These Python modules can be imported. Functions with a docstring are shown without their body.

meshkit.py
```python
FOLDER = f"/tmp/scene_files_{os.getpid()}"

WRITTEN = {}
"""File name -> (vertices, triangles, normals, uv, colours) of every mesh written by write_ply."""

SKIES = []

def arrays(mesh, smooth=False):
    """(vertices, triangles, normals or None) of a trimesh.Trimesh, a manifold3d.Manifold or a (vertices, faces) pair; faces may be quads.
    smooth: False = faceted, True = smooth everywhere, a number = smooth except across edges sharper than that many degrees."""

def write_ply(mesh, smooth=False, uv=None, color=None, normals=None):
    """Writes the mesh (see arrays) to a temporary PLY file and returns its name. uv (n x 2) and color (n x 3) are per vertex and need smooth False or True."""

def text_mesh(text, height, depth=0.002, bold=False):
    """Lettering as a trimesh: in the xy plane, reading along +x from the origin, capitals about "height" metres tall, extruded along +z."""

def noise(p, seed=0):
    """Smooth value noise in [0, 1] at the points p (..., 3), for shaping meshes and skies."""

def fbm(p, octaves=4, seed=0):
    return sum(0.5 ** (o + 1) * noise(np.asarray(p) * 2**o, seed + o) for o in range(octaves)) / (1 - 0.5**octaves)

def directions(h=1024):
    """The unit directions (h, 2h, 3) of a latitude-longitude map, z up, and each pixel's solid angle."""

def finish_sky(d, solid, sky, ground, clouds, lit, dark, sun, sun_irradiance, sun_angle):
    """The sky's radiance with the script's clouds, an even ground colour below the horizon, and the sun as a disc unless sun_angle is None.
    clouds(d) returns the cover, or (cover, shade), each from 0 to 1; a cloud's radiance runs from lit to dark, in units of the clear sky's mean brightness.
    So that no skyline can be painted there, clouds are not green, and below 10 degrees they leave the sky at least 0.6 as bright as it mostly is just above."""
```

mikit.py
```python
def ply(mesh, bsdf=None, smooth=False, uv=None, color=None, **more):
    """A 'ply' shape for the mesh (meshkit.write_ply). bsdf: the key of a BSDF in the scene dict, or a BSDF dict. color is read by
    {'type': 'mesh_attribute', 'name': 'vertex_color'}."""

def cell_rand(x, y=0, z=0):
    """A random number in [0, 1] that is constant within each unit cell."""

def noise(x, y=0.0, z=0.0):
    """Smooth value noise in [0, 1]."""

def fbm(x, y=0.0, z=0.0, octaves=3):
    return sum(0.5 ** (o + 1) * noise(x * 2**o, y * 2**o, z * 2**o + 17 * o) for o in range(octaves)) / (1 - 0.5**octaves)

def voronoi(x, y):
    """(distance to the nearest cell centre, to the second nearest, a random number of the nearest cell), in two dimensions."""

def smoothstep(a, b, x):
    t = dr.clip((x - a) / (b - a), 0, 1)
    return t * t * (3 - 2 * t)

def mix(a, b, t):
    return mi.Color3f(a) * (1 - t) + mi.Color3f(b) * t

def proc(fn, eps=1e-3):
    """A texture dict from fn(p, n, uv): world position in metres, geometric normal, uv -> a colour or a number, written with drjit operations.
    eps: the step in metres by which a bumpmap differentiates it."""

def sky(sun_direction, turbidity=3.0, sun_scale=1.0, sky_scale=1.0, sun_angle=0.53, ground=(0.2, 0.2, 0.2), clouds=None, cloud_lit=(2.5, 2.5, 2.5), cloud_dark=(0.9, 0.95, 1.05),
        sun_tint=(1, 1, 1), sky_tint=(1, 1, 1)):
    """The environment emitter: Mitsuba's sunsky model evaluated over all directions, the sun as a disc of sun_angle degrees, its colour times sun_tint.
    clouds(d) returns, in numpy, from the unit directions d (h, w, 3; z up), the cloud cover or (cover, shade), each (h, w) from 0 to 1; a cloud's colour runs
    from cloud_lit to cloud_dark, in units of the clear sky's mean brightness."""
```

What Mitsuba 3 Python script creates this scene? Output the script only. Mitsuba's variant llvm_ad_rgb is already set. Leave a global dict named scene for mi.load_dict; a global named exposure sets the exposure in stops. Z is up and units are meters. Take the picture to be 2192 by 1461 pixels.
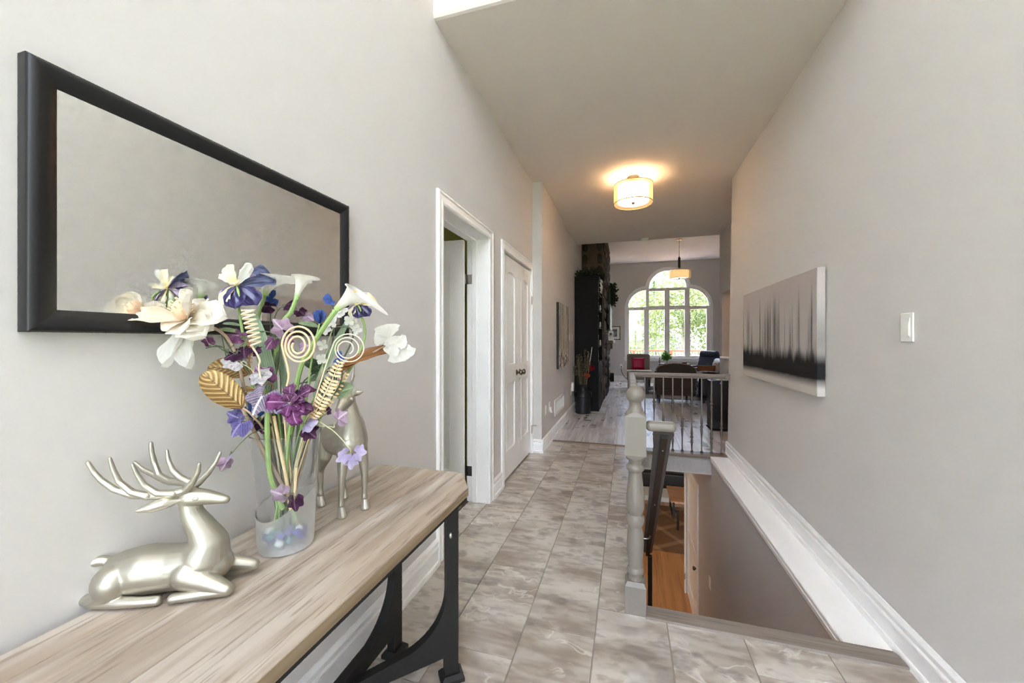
import math, random, numpy as np, trimesh, mitsuba as mi, drjit as dr, mikit
import manifold3d as m3
import shapely.geometry as sg, shapely.affinity as sa
from shapely.ops import unary_union
from mikit import noise, fbm, voronoi, cell_rand, smoothstep, mix, proc
T = mi.ScalarTransform4f
scene, labels = {}, {}
rng = np.random.default_rng(7)

# ---------------------------------------------------------------- camera, sky, exposure
FOC = 825.0
yaw = math.atan2(247.0, FOC)
fwd = np.array([-math.sin(yaw), math.cos(yaw), 0.0])
eye = np.array([0.0, 0.0, 1.27])
scene['camera'] = {'type': 'perspective', 'fov': 2 * math.degrees(math.atan(1096.0 / FOC)), 'fov_axis': 'x', 'near_clip': 0.02, 'far_clip': 300.0,
                   'principal_point_offset_y': 2.5 / 1461.0,
                   'to_world': T().look_at(origin=eye.tolist(), target=(eye + fwd).tolist(), up=[0, 0, 1])}
exposure = 4.86
SKY = 2.0
scene['sky'] = mikit.sky([-0.62, -0.03, 0.78], turbidity=4.0, sun_scale=0.5, sky_scale=SKY, ground=(0.35, 0.35, 0.34),
                         clouds=lambda d: (0.55 + 0.35 * np.sin(5 * d[..., 0] + 2.0 * d[..., 1]) * np.cos(4 * d[..., 1] - d[..., 2] * 3), 0.2 + 0 * d[..., 0]),
                         cloud_lit=(1.9, 1.9, 1.95), cloud_dark=(1.1, 1.12, 1.2))

# ---------------------------------------------------------------- helpers
def lin(r, g=None, b=None):
    c = np.array([r, g, b] if g is not None else [r, r, r], float) / 255.0
    return [float(x) for x in np.where(c <= 0.04045, c / 12.92, ((c + 0.055) / 1.055) ** 2.4)]

def rgb(c):
    return {'type': 'rgb', 'value': list(c)}

def mat(name, color, rough=0.5, spec=0.5, metal=0.0, clear=0.0, bump=None, bscale=0.001, **kw):
    c = color if isinstance(color, dict) else rgb(color)
    b = {'type': 'principled', 'base_color': c, 'roughness': float(rough), 'metallic': float(metal), 'clearcoat': float(clear), **kw}
    if metal < 0.5:
        b['specular'] = float(spec)
    if bump is not None:
        b = {'type': 'bumpmap', 'texture': bump, 'scale': bscale, 'bsdf': b}
    scene[name] = {'type': 'twosided', 'bsdf': b}
    return name

def leafmat(name, color, trans=0.5, rough=0.5, spec_trans=0.0):
    c = color if isinstance(color, dict) else rgb(color)
    scene[name] = {'type': 'principledthin', 'base_color': c, 'roughness': rough, 'diff_trans': trans, 'spec_trans': spec_trans, 'spec_tint': 0.0, 'eta': 1.4}
    return name

def key_for(name, parent=None):
    base = (parent + '__' if parent else '') + name
    if base not in USED:
        USED.add(base); return base
    i = 1
    while f'{base}_{i:03d}' in USED: i += 1
    k = f'{base}_{i:03d}'; USED.add(k); return k
USED = set()

def thing(name, label, cat, group=None):
    k = key_for(name)
    labels[k] = {'label': label, 'category': cat}
    if group: labels[k]['group'] = group
    return k

def struct(name, label=None):
    k = key_for(name)
    labels[k] = {'kind': 'structure'}
    if label: labels[k]['label'] = label
    return k

def put(key, mesh, m, smooth=False, **kw):
    scene[key] = mikit.ply(mesh, m, smooth=smooth, **kw)
    return key

def part(parent, name, mesh, m, smooth=False, label=None, kind=None, **kw):
    k = key_for(name, parent)
    scene[k] = mikit.ply(mesh, m, smooth=smooth, **kw)
    if label or kind:
        labels[k] = {}
        if label: labels[k]['label'] = label
        if kind: labels[k]['kind'] = kind
    return k

def single(name, mesh, m, label, cat, group=None, smooth=False, **kw):
    k = thing(name, label, cat, group)
    return put(k, mesh, m, smooth, **kw)

def tm(v, f): return trimesh.Trimesh(np.asarray(v, float), np.asarray(f, int), process=False)

def cat(*ms):
    out = []
    for m in ms: out += list(m) if isinstance(m, (list, tuple)) else [m]
    return trimesh.util.concatenate(out) if len(out) > 1 else out[0]

def box(x0, x1, y0, y1, z0, z1, bev=0.0):
    if bev <= 0:
        b = trimesh.creation.box([x1 - x0, y1 - y0, z1 - z0]); b.apply_translation([(x0 + x1) / 2, (y0 + y1) / 2, (z0 + z1) / 2]); return b
    pts = []
    for ax in range(3):
        lo = [x0, y0, z0]; hi = [x1, y1, z1]
        for k in range(3):
            if k != ax: lo[k] += bev; hi[k] -= bev
        for i in range(8): pts.append([hi[k] if (i >> k) & 1 else lo[k] for k in range(3)])
    return trimesh.convex.convex_hull(np.array(pts))

def move(m, x=0, y=0, z=0, rx=0, ry=0, rz=0, s=1.0):
    m = m.copy()
    if np.ndim(s) or s != 1.0: m.apply_transform(np.diag([*(np.ones(3) * s), 1.0]))
    for a, ax in ((rx, [1, 0, 0]), (ry, [0, 1, 0]), (rz, [0, 0, 1])):
        if a: m.apply_transform(trimesh.transformations.rotation_matrix(math.radians(a), ax))
    m.apply_translation([x, y, z]); return m

def ext(poly, h, plane='xy', at=0.0):
    """extrude a shapely polygon; plane 'xz' -> polygon (x,z) extruded along +y from at; 'yz' -> (y,z) along +x; 'xy' -> along +z"""
    ms = [trimesh.creation.extrude_polygon(p, h) for p in (poly.geoms if hasattr(poly, 'geoms') else [poly]) if p.area > 1e-9]
    m = cat(ms); v = m.vertices.copy()
    if plane == 'xz': nv = np.stack([v[:, 0], v[:, 2] + at, v[:, 1]], 1); flip = True
    elif plane == 'yz': nv = np.stack([v[:, 2] + at, v[:, 0], v[:, 1]], 1); flip = False
    else: nv = v + [0, 0, at]; flip = False
    f = m.faces[:, ::-1] if flip else m.faces
    return tm(nv, f)

def rect(a0, a1, b0, b1): return sg.box(a0, b0, a1, b1)

def lathe(prof, n=32, x=0, y=0, z=0):
    p = np.array(prof, float); a = np.arange(n) * 2 * np.pi / n
    v = np.stack([np.outer(np.cos(a), p[:, 0]), np.outer(np.sin(a), p[:, 0]), np.tile(p[:, 1], (n, 1))], 2).reshape(-1, 3)
    k = len(p); f = []
    i = np.arange(n)[:, None]; j = np.arange(k - 1)[None]
    a0 = i * k + j; b0 = ((i + 1) % n) * k + j
    f = np.concatenate([np.stack([a0, b0, b0 + 1], 2).reshape(-1, 3), np.stack([a0, b0 + 1, a0 + 1], 2).reshape(-1, 3)])
    m = tm(v + [x, y, z], f); m.merge_vertices(); m.update_faces(m.nondegenerate_faces()); return m

def spline(pts, n=8):
    p = np.array(pts, float)
    if len(p) < 3: return np.linspace(p[0], p[-1], n + 1)
    q = np.vstack([2 * p[0] - p[1], p, 2 * p[-1] - p[-2]]); out = []
    for i in range(1, len(q) - 2):
        t = np.linspace(0, 1, n, endpoint=False)[:, None]
        a, b, c, d = q[i - 1], q[i], q[i + 1], q[i + 2]
        out.append(0.5 * (2 * b + (c - a) * t + (2 * a - 5 * b + 4 * c - d) * t ** 2 + (3 * b - a - 3 * c + d) * t ** 3))
    return np.vstack(out + [p[-1:]])

def frames(c):
    t = np.gradient(c, axis=0); t /= np.linalg.norm(t, axis=1, keepdims=True) + 1e-12
    u = np.cross(t[0], [0, 0, 1.0]);
    if np.linalg.norm(u) < 0.1: u = np.cross(t[0], [1.0, 0, 0])
    us = []
    for k in range(len(c)):
        u = u - t[k] * (u @ t[k]); u /= np.linalg.norm(u) + 1e-12; us.append(u.copy())
    us = np.array(us); return t, us, np.cross(t, us)

def tube(pts, r, n=8, sm=6, flat=1.0, cap=True):
    """swept tube through pts (Catmull-Rom); r number or list per control point"""
    p = np.array(pts, float); r = np.broadcast_to(np.asarray(r, float), (len(p),)) if np.ndim(r) == 0 else np.asarray(r, float)
    if sm > 1:
        c = spline(p, sm); rr = np.interp(np.linspace(0, len(p) - 1, len(c)), np.arange(len(p)), r)
    else: c, rr = p, r
    t, u, w = frames(c); a = np.arange(n) * 2 * np.pi / n
    v = (c[:, None] + rr[:, None, None] * (np.cos(a)[None, :, None] * u[:, None] + flat * np.sin(a)[None, :, None] * w[:, None])).reshape(-1, 3)
    k = len(c); i = np.arange(k - 1)[:, None]; j = np.arange(n)[None]
    a0 = i * n + j; a1 = i * n + (j + 1) % n
    f = np.concatenate([np.stack([a0, a1, a1 + n], 2).reshape(-1, 3), np.stack([a0, a1 + n, a0 + n], 2).reshape(-1, 3)])
    if cap:
        v = np.vstack([v, c[:1], c[-1:]]); s, e = k * n, k * n + 1
        f = np.vstack([f, [[s, (q + 1) % n, q] for q in range(n)], [[e, (k - 1) * n + q, (k - 1) * n + (q + 1) % n] for q in range(n)]])
    return tm(v, f)

def grid(P):
    """surface from (n,m,3) points"""
    n, m = P.shape[:2]; i = np.arange(n - 1)[:, None]; j = np.arange(m - 1)[None]; a = i * m + j
    f = np.concatenate([np.stack([a, a + m, a + m + 1], 2).reshape(-1, 3), np.stack([a, a + m + 1, a + 1], 2).reshape(-1, 3)])
    return tm(P.reshape(-1, 3), f)

def man(mesh):
    return m3.Manifold(m3.Mesh(np.asarray(mesh.vertices, np.float32), np.asarray(mesh.faces, np.uint32)))

def unman(M):
    q = M.to_mesh(); return trimesh.Trimesh(q.vert_properties[:, :3], q.tri_verts, process=True)

def bones(chains, edge=0.006, it=8, sub=12):
    """one smooth body from chains of (point, radius): hulls of the spheres at each bone's joints, joined and smoothed"""
    hs = []
    for ch in chains:
        sp = [m3.Manifold.sphere(r, sub).translate([float(x) for x in p]) for p, r in ch]
        hs += [m3.Manifold.batch_hull([a, b]) for a, b in zip(sp, sp[1:])] if len(sp) > 1 else sp
    M = m3.Manifold.batch_boolean(hs, m3.OpType.Add).refine_to_length(edge)
    t = unman(M); trimesh.smoothing.filter_taubin(t, 0.5, 0.53, it); return t

def rbox(x0, x1, y0, y1, z0, z1, r, seg=16):
    """box with round edges"""
    r = min(r, (x1 - x0) / 2.01, (y1 - y0) / 2.01, (z1 - z0) / 2.01)
    s = m3.Manifold.sphere(r, seg)
    return unman(m3.Manifold.batch_hull([s.translate([x, y, z]) for x in (x0 + r, x1 - r) for y in (y0 + r, y1 - r) for z in (z0 + r, z1 - r)]))

def cushion(w, h, d, n=14, puff=1.0):
    """pillow in the xz plane, thickness along y"""
    s = np.linspace(-1, 1, n); X, Z = np.meshgrid(s, s, indexing='ij')
    e = (1 - X ** 4) * (1 - Z ** 4); th = d / 2 * np.maximum(e, 0) ** 0.5 * puff
    px = X * w / 2 * (1 - 0.06 * (1 - X ** 2) * 0 - 0.07 * (1 - Z ** 2) * np.abs(X) ** 3); pz = Z * h / 2 * (1 - 0.07 * (1 - X ** 2) * np.abs(Z) ** 3)
    a = grid(np.stack([px, -th - 0.001, pz], 2)); b = grid(np.stack([px, th + 0.001, pz], 2)); b.invert()
    m = cat(a, b); m.merge_vertices(); return m

# ---------------------------------------------------------------- materials
def wood_tex(c0, c1, c2, ax=1, sc=1.0, streak=0.5):
    def fn(p, n, uv):
        x, y, z = (p.x, p.y, p.z) if ax == 1 else ((p.y, p.x, p.z) if ax == 0 else (p.x, p.z, p.y))
        g = fbm(x * 28 * sc + 0.7 * fbm(y * 3 * sc, x * 5), y * 1.3 * sc, z * 28 * sc, 4)
        h = fbm(x * 160 * sc, y * 5 * sc, z * 160 * sc, 2)
        c = mix(c0, c1, smoothstep(0.3, 0.68, g))
        return mix(c, c2, smoothstep(0.56, 0.8, h) * streak)
    return proc(fn)

PAINT = lin(203, 200, 197)
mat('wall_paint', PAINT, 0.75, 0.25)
mat('ceiling_paint', lin(216, 209, 203), 0.9, 0.1)
mat('ceiling_white', lin(240, 239, 236), 0.9, 0.1)
mat('white_trim', lin(238, 238, 237), 0.32, 0.45)
mat('olive_paint', lin(150, 146, 88), 0.8, 0.2)
mat('basement_paint', lin(205, 196, 178), 0.8, 0.2)
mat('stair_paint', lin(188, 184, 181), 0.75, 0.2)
mat('grout', lin(150, 141, 130), 0.9, 0.1)
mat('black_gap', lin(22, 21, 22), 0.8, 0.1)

TX0, TW, TL = -0.134, 0.304, 0.6
def tile_fn(p, n, uv):
    r = dr.floor((p.x - TX0) / TW); c = dr.floor((p.y - 2.47 - 0.2 * r) / TL)
    k = cell_rand(r, c, 4); o = cell_rand(r, c, 9) * 40
    x, y = p.x + o, p.y + o * 1.7
    cloud = fbm(x * 3.2, y * 6.5, 1.0, 4)
    fine = fbm(x * 18 + 1.5 * fbm(x * 7, y * 7), y * 40, 5.0, 4)
    wisp = fbm(x * 7 + 1.2 * fbm(x * 9, y * 9, 1.0, 3), y * 16 + 1.6 * fbm(x * 12, y * 8, 3.0, 3), 2.0, 4)
    patch = smoothstep(0.50, 0.68, fbm(x * 4, y * 4, 11.0, 3))
    streak = fbm(x * 3.5 + fbm(x * 6, y * 6), y * 17, 9.0, 3)
    base = mix(lin(194, 188, 180), lin(150, 137, 125), smoothstep(0.34, 0.68, 0.65 * cloud + 0.35 * streak + 0.16 * (k - 0.5)))
    base = mix(base, lin(138, 128, 119), smoothstep(0.46, 0.74, fine) * 0.5)
    base = mix(base, lin(206, 202, 196), smoothstep(0.55, 0.75, streak) * 0.45)
    base = mix(base, lin(222, 219, 213), smoothstep(0.52, 0.60, wisp) * (1 - smoothstep(0.60, 0.66, wisp)) * (0.06 + 0.44 * patch))
    base = mix(base, lin(122, 113, 106), smoothstep(0.62, 0.76, fbm(x * 7, y * 9, 21.0, 3)) * 0.55)
    return base * (0.93 + 0.14 * k)
mat('floor_tile', proc(tile_fn), 0.22, 0.5)

def plank_fn(p, n, uv):
    r = dr.floor((p.x + 0.925) / 0.19); c = dr.floor((p.y + 0.83 * cell_rand(r, 3)) / 1.5)
    k = cell_rand(r, c, 4); o = k * 50
    g = fbm(p.x * 30 + o, p.y * 1.6 + o, 0.0, 4); b = fbm(p.x * 5 + o, p.y * 2.2, 2.0, 3)
    col = mix(lin(186, 184, 184), lin(208, 208, 210), smoothstep(0.3, 0.7, g))
    col = mix(col, lin(150, 145, 142), smoothstep(0.5, 0.75, b) * 0.5)
    kn = fbm(p.x * 9 + o, p.y * 5 + o, 7.0, 2)
    col = mix(col, lin(70, 58, 50), smoothstep(0.74, 0.84, kn) * 0.8)
    return col * (0.88 + 0.22 * k)
mat('floor_plank', proc(plank_fn), 0.36, 0.9, clear=0.8)
mat('laminate', wood_tex(lin(176, 122, 74), lin(200, 148, 96), lin(150, 98, 58), 1, 0.5), 0.3, 0.5)
# ================================================================ the setting
XL, XJ, XR = -1.035, -0.925, 1.062
# ---- hall floor of tiles
fl = struct('floor', 'pale stone-look tile floor of the hall')
stair = rect(0.085, 1.07, 1.90, 4.70)
put(fl, ext(rect(-1.2, 1.07, -2.2, 4.80).difference(stair), 0.19, 'xy', -0.195), 'grout')
for r in range(-4, 4):
    x0, x1 = max(TX0 + r * TW + 0.0025, -1.2), min(TX0 + (r + 1) * TW - 0.0025, 1.07)
    off = 2.47 + 0.2 * r
    for c in range(-9, 6):
        y0, y1 = max(off + c * TL + 0.0008, -2.2), min(off + (c + 1) * TL - 0.0008, 4.80)
        if y1 - y0 < 0.01 or x1 - x0 < 0.01: continue
        q = rect(x0, x1, y0, y1).difference(stair)
        if q.area < 1e-4: continue
        if abs(q.area - (x1 - x0) * (y1 - y0)) < 1e-6: m = box(x0, x1, y0, y1, -0.006, 0.0, 0.0012)
        else: m = ext(q, 0.006, 'xy', -0.006)
        part(fl, 'tile', m, 'floor_tile')
# ---- great room floor of planks
fw = struct('floor_living_room', 'grey brown wood plank floor of the living room')
put(fw, box(-0.93, 3.7, 4.80, 12.6, -0.2, -0.012), 'grout')
for r in range(24):
    x0 = -0.925 + r * 0.19
    u = float(np.array(cell_rand(mi.Float(r), 3))[0]) * 0.83
    for c in range(3, 10):
        y0, y1 = max(c * 1.5 - u, 4.835), min((c + 1) * 1.5 - u, 12.55)
        if y1 - y0 > 0.02: part(fw, 'plank', box(x0 + 0.0008, x0 + 0.1892, y0 + 0.0008, y1 - 0.0008, -0.014, -0.001, 0.0015), 'floor_plank')
tr = struct('trim_1', 'brown wood strip between the tiles and the planks')
mat('strip_wood', wood_tex(lin(104, 90, 78), lin(128, 114, 100), lin(88, 74, 62), 0), 0.4)
put(tr, ext(sg.Polygon([(4.79, 0), (4.798, 0.007), (4.845, 0.007), (4.853, 0), (4.853, -0.01), (4.79, -0.01)]), 0.98, 'yz', -0.925), 'strip_wood')

# ---- left wall with the two openings
D1, D2 = (2.035, 2.822, 2.058), (3.195, 4.225, 2.062)
holes = unary_union([rect(D1[0], D1[1], -1, D1[2]), rect(D2[0], D2[1], -1, D2[2])])
put(struct('wall_left', 'greige wall on the left of the hall'), ext(rect(-2.2, 4.26, 0, 5.2).difference(holes), 0.175, 'yz', XL - 0.175), 'wall_paint')
put(struct('wall_left_far', 'greige wall on the left past the closet'), box(XJ - 0.285, XJ, 4.26, 12.6, -0.2, 3.75), 'wall_paint')
put(struct('wall_right', 'greige wall on the right of the hall'), ext(sg.Polygon([(XR, -0.2), (XR, 0.0), (XR + 0.05, 3.2), (XR + 0.05, 5.2), (XR + 0.17, 5.2), (XR + 0.17, -0.2)]), 6.98, 'xz', -2.2), 'wall_paint')
# foyer behind the camera
def fwin(x0, x1, z0, z1): return rect(x0, x1, z0, z1)
fh = [rect(-0.99, -0.54, 0.15, 2.2), rect(0.54, 0.99, 0.15, 2.2)]
arch = unary_union([rect(-0.9, 0.9, 2.55, 4.3)])
put(struct('wall_back', 'front wall of the foyer'), ext(rect(-1.21, 1.23, -0.2, 5.2).difference(unary_union(fh + [arch, rect(-0.47, 0.47, -0.01, 2.05)])), 0.16, 'xz', -2.36), 'wall_paint')
put(struct('ceiling_foyer', 'high white ceiling of the foyer'), box(-1.21, 1.23, -2.36, 1.93, 5.0, 5.2), 'ceiling_paint')
put(struct('ceiling', 'lower ceiling over the hall'), ext(sg.Polygon([(1.93, 5.2), (1.93, 3.08), (1.936, 3.065), (1.95, 3.06), (7.28, 3.06), (7.30, 3.065), (7.305, 3.08), (7.305, 3.9), (7.1, 3.9), (7.1, 3.3), (2.1, 3.3), (2.1, 5.2)]), 4.83, 'yz', -1.21), 'ceiling_paint')
put(struct('ceiling_living_room', 'white ceiling of the living room'), box(-1.21, 3.8, 7.1, 12.7, 3.66, 3.9), 'ceiling_white')
# living room shell
put(struct('wall_living_room_right', 'right wall of the living room'), box(3.6, 3.76, 4.3, 12.7, -0.2, 3.9), 'wall_paint')
put(struct('wall_kitchen', 'wall on the right behind the hall wall'), box(1.222, 3.76, 4.18, 4.34, -0.2, 3.3), 'wall_paint')
# stub wall with the pass-through
put(struct('wall_pass_through', 'short wall with a pass-through opening'), ext(rect(5.7, 7.30, 0, 3.1).difference(rect(6.35, 7.13, 1.0, 2.05)), 0.13, 'yz', 1.505), 'wall_paint')
put(struct('trim_2', 'white sill of the pass-through'), box(1.475, 1.66, 6.33, 7.15, 0.975, 1.003, 0.004), 'white_trim')

# ---- far wall with the arched window
wx0, wx1, wb, sp = -0.013, 2.335, 0.735, 2.268
cx0, cx1, ct = 0.585, 1.738, 2.838
def arcpoly(cx, cz, r, a0, a1, n=24):
    a = np.radians(np.linspace(a0, a1, n)); return sg.Polygon([(cx, cz)] + [(cx + r * math.cos(t), cz + r * math.sin(t)) for t in a])
outer = unary_union([rect(wx0, wx1, wb, sp), rect(cx0, cx1, sp - 0.001, ct), arcpoly((cx0 + cx1) / 2, ct, (cx1 - cx0) / 2, 0, 180, 36),
                     arcpoly(cx0 + 0.001, sp, cx0 - wx0, 90, 180), arcpoly(cx1 - 0.001, sp, wx1 - cx1, 0, 90)])
put(struct('wall_far', 'grey wall around the arched window'), ext(rect(-1.21, 3.8, -0.2, 3.9).difference(outer), 0.2, 'xz', 12.5), 'wall_paint')
cols = [(0.05, 0.487), (0.632, 1.077), (1.218, 1.645), (1.797, 2.24)]
mx = (cx0 + cx1) / 2
panes = [rect(a, b, 0.80, 2.20) for a, b in cols] + [rect(0.632, 1.077, 2.315, 2.775), rect(1.218, 1.645, 2.315, 2.775)]
panes += [arcpoly(mx, ct + 0.018, (cx1 - cx0) / 2 - 0.05, 0, 180, 36), arcpoly(cx0 - 0.035, sp + 0.02, cx0 - wx0 - 0.075, 90, 180), arcpoly(cx1 + 0.035, sp + 0.02, wx1 - cx1 - 0.075, 0, 90)]
win = struct('window_1', 'large white window of nine panes with arched tops')
part(win, 'frame', ext(outer.difference(unary_union(panes)), 0.07, 'xz', 12.53), 'white_trim')
cas = outer.buffer(0.065, join_style=1).difference(outer).difference(rect(-1, 4, 0, wb))
part(win, 'casing', ext(cas, 0.022, 'xz', 12.479), 'white_trim')
part(win, 'sill', cat(box(wx0 - 0.1, wx1 + 0.1, 12.43, 12.52, wb - 0.03, wb, 0.004), box(wx0 - 0.07, wx1 + 0.07, 12.478, 12.50, wb - 0.1, wb - 0.03, 0.004)), 'white_trim')
# mullion beads: sash lips around each pane and the division lines
lip = unary_union([p.buffer(0.022, join_style=2).difference(p) for p in panes])
part(win, 'sash_bead', ext(lip, 0.014, 'xz', 12.517), 'white_trim')
bars = unary_union([rect(wx0, wx1, sp - 0.008, sp + 0.008), rect(cx0, cx1, ct - 0.008, ct + 0.008), rect(cx0 - 0.008, cx0 + 0.008, sp, ct), rect(cx1 - 0.008, cx1 + 0.008, sp, ct)])
part(win, 'mullion_strip', ext(bars, 0.018, 'xz', 12.513), 'white_trim')
scene['window_glass'] = {'type': 'thindielectric', 'int_ior': 1.5}
for p in panes: part(win, 'pane', ext(p.buffer(0.003, join_style=2), 0.0001, 'xz', 12.562), 'window_glass')

# ---- foyer front door and windows (behind the camera)
w2 = struct('window_2', 'tall windows of the foyer front wall')
for p in fh + [arch]:
    part(w2, 'frame', ext(p.buffer(0.03, join_style=2).difference(p.buffer(-0.035, join_style=2)), 0.09, 'xz', -2.30), 'white_trim')
# ---- mouldings
def base_profile(h=0.152):
    return [(0, 0), (0.022, 0), (0.022, 0.022), (0.019, 0.028), (0.014, 0.031), (0.014, h - 0.062), (0.018, h - 0.054), (0.018, h - 0.046), (0.009, h - 0.041), (0.009, h - 0.031), (0.016, h - 0.024), (0.017, h - 0.014), (0.010, h - 0.006), (0.006, h), (0, h)]
def baseboard(name, p0, p1, nrm, h=0.152, label=None, parent=None):
    """runs from p0 to p1 along the wall face; nrm points into the room"""
    p0, p1, nrm = (np.array([*q, 0.0]) for q in (p0, p1, nrm))
    pr = sg.Polygon(base_profile(h)); L = np.linalg.norm(p1 - p0); d = (p1 - p0) / L
    m = trimesh.creation.extrude_polygon(pr, L); v = m.vertices
    nv = p0 + np.outer(v[:, 0], nrm) + np.outer(v[:, 1], [0, 0, 1]) + np.outer(v[:, 2], d)
    m = tm(nv, m.faces)
    if np.cross(nrm, [0, 0, 1]) @ d < 0: m.invert()
    k = struct(name, label); put(k, m, 'white_trim'); return k
baseboard('baseboard_left', (XL, -2.2), (XL, 1.962), (1, 0), label='white baseboard under the console table')
baseboard('baseboard_left_middle', (XL, 2.905), (XL, 3.135), (1, 0), label='white baseboard between the two doors')
baseboard('baseboard_jog', (XL, 4.26), (XJ + 0.017, 4.26), (0, -1), label='white baseboard on the wall return')
baseboard('baseboard_left_far', (XJ, 4.243), (XJ, 7.1), (1, 0), label='white baseboard under the air vent')
baseboard('baseboard_right', (XR, -2.2), (XR, 4.78), (-1, 0), label='white baseboard on the right wall')
baseboard('baseboard_right_end', (XR - 0.017, 4.78), (XR + 0.16, 4.78), (0, 1))
baseboard('baseboard_far', (-0.925, 12.5), (3.6, 12.5), (0, -1), h=0.17)
baseboard('baseboard_pass_through', (1.505, 5.7), (1.505, 7.3), (-1, 0))

def casing(name, y0, y1, z1, w=0.072, label=None):
    prof = [(0, 0), (0.012, 0), (0.015, 0.012), (0.015, 0.02), (0.011, 0.026), (0.013, 0.05), (0.019, 0.058), (0.019, w - 0.006), (0.014, w), (0, w)]
    pts = np.array([(y0, 0.0), (y0, z1), (y1, z1), (y1, 0.0)])
    off = [(-1, 0), (-1, 1), (1, 1), (1, 0)]
    V = []
    for (py, pz), (oy, oz) in zip(pts, off):
        for t, q in prof: V.append([XL + t, py + oy * q, pz + oz * q])
    k = len(prof); F = []
    for s in range(3):
        for j in range(k):
            a, b = s * k + j, s * k + (j + 1) % k
            F += [[a, b, b + k], [a, b + k, a + k]]
    m = tm(V, F); m.fix_normals()
    kk = struct(name, label); put(kk, m, 'white_trim'); return kk
casing('trim_3', D1[0], D1[1], D1[2], label='white casing around the open doorway')
casing('trim_4', D2[0], D2[1], D2[2], label='white casing around the closet doors')
# jamb linings
def jamb(name, D, label):
    k = struct(name, label)
    y0, y1, z1 = D; x0, x1 = XL - 0.18, XL + 0.002; t = 0.004
    m = cat(box(x0, x1, y0 - 0.018, y0 + t, 0, z1 + 0.018), box(x0, x1, y1 - t, y1 + 0.018, 0, z1 + 0.018), box(x0, x1, y0, y1, z1 - t, z1 + 0.018))
    put(k, m, 'white_trim'); return k
jb = jamb('trim_5', D1, 'white jamb of the open doorway')
part(jb, 'stop', cat(box(-1.17, -1.13, D1[1] - 0.016, D1[1] - 0.004, 0, D1[2] - 0.004, 0.002), box(-1.17, -1.13, D1[0] + 0.004, D1[0] + 0.016, 0, D1[2] - 0.004, 0.002), box(-1.17, -1.13, D1[0] + 0.016, D1[1] - 0.016, D1[2] - 0.016, D1[2] - 0.004, 0.002)), 'white_trim')
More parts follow.
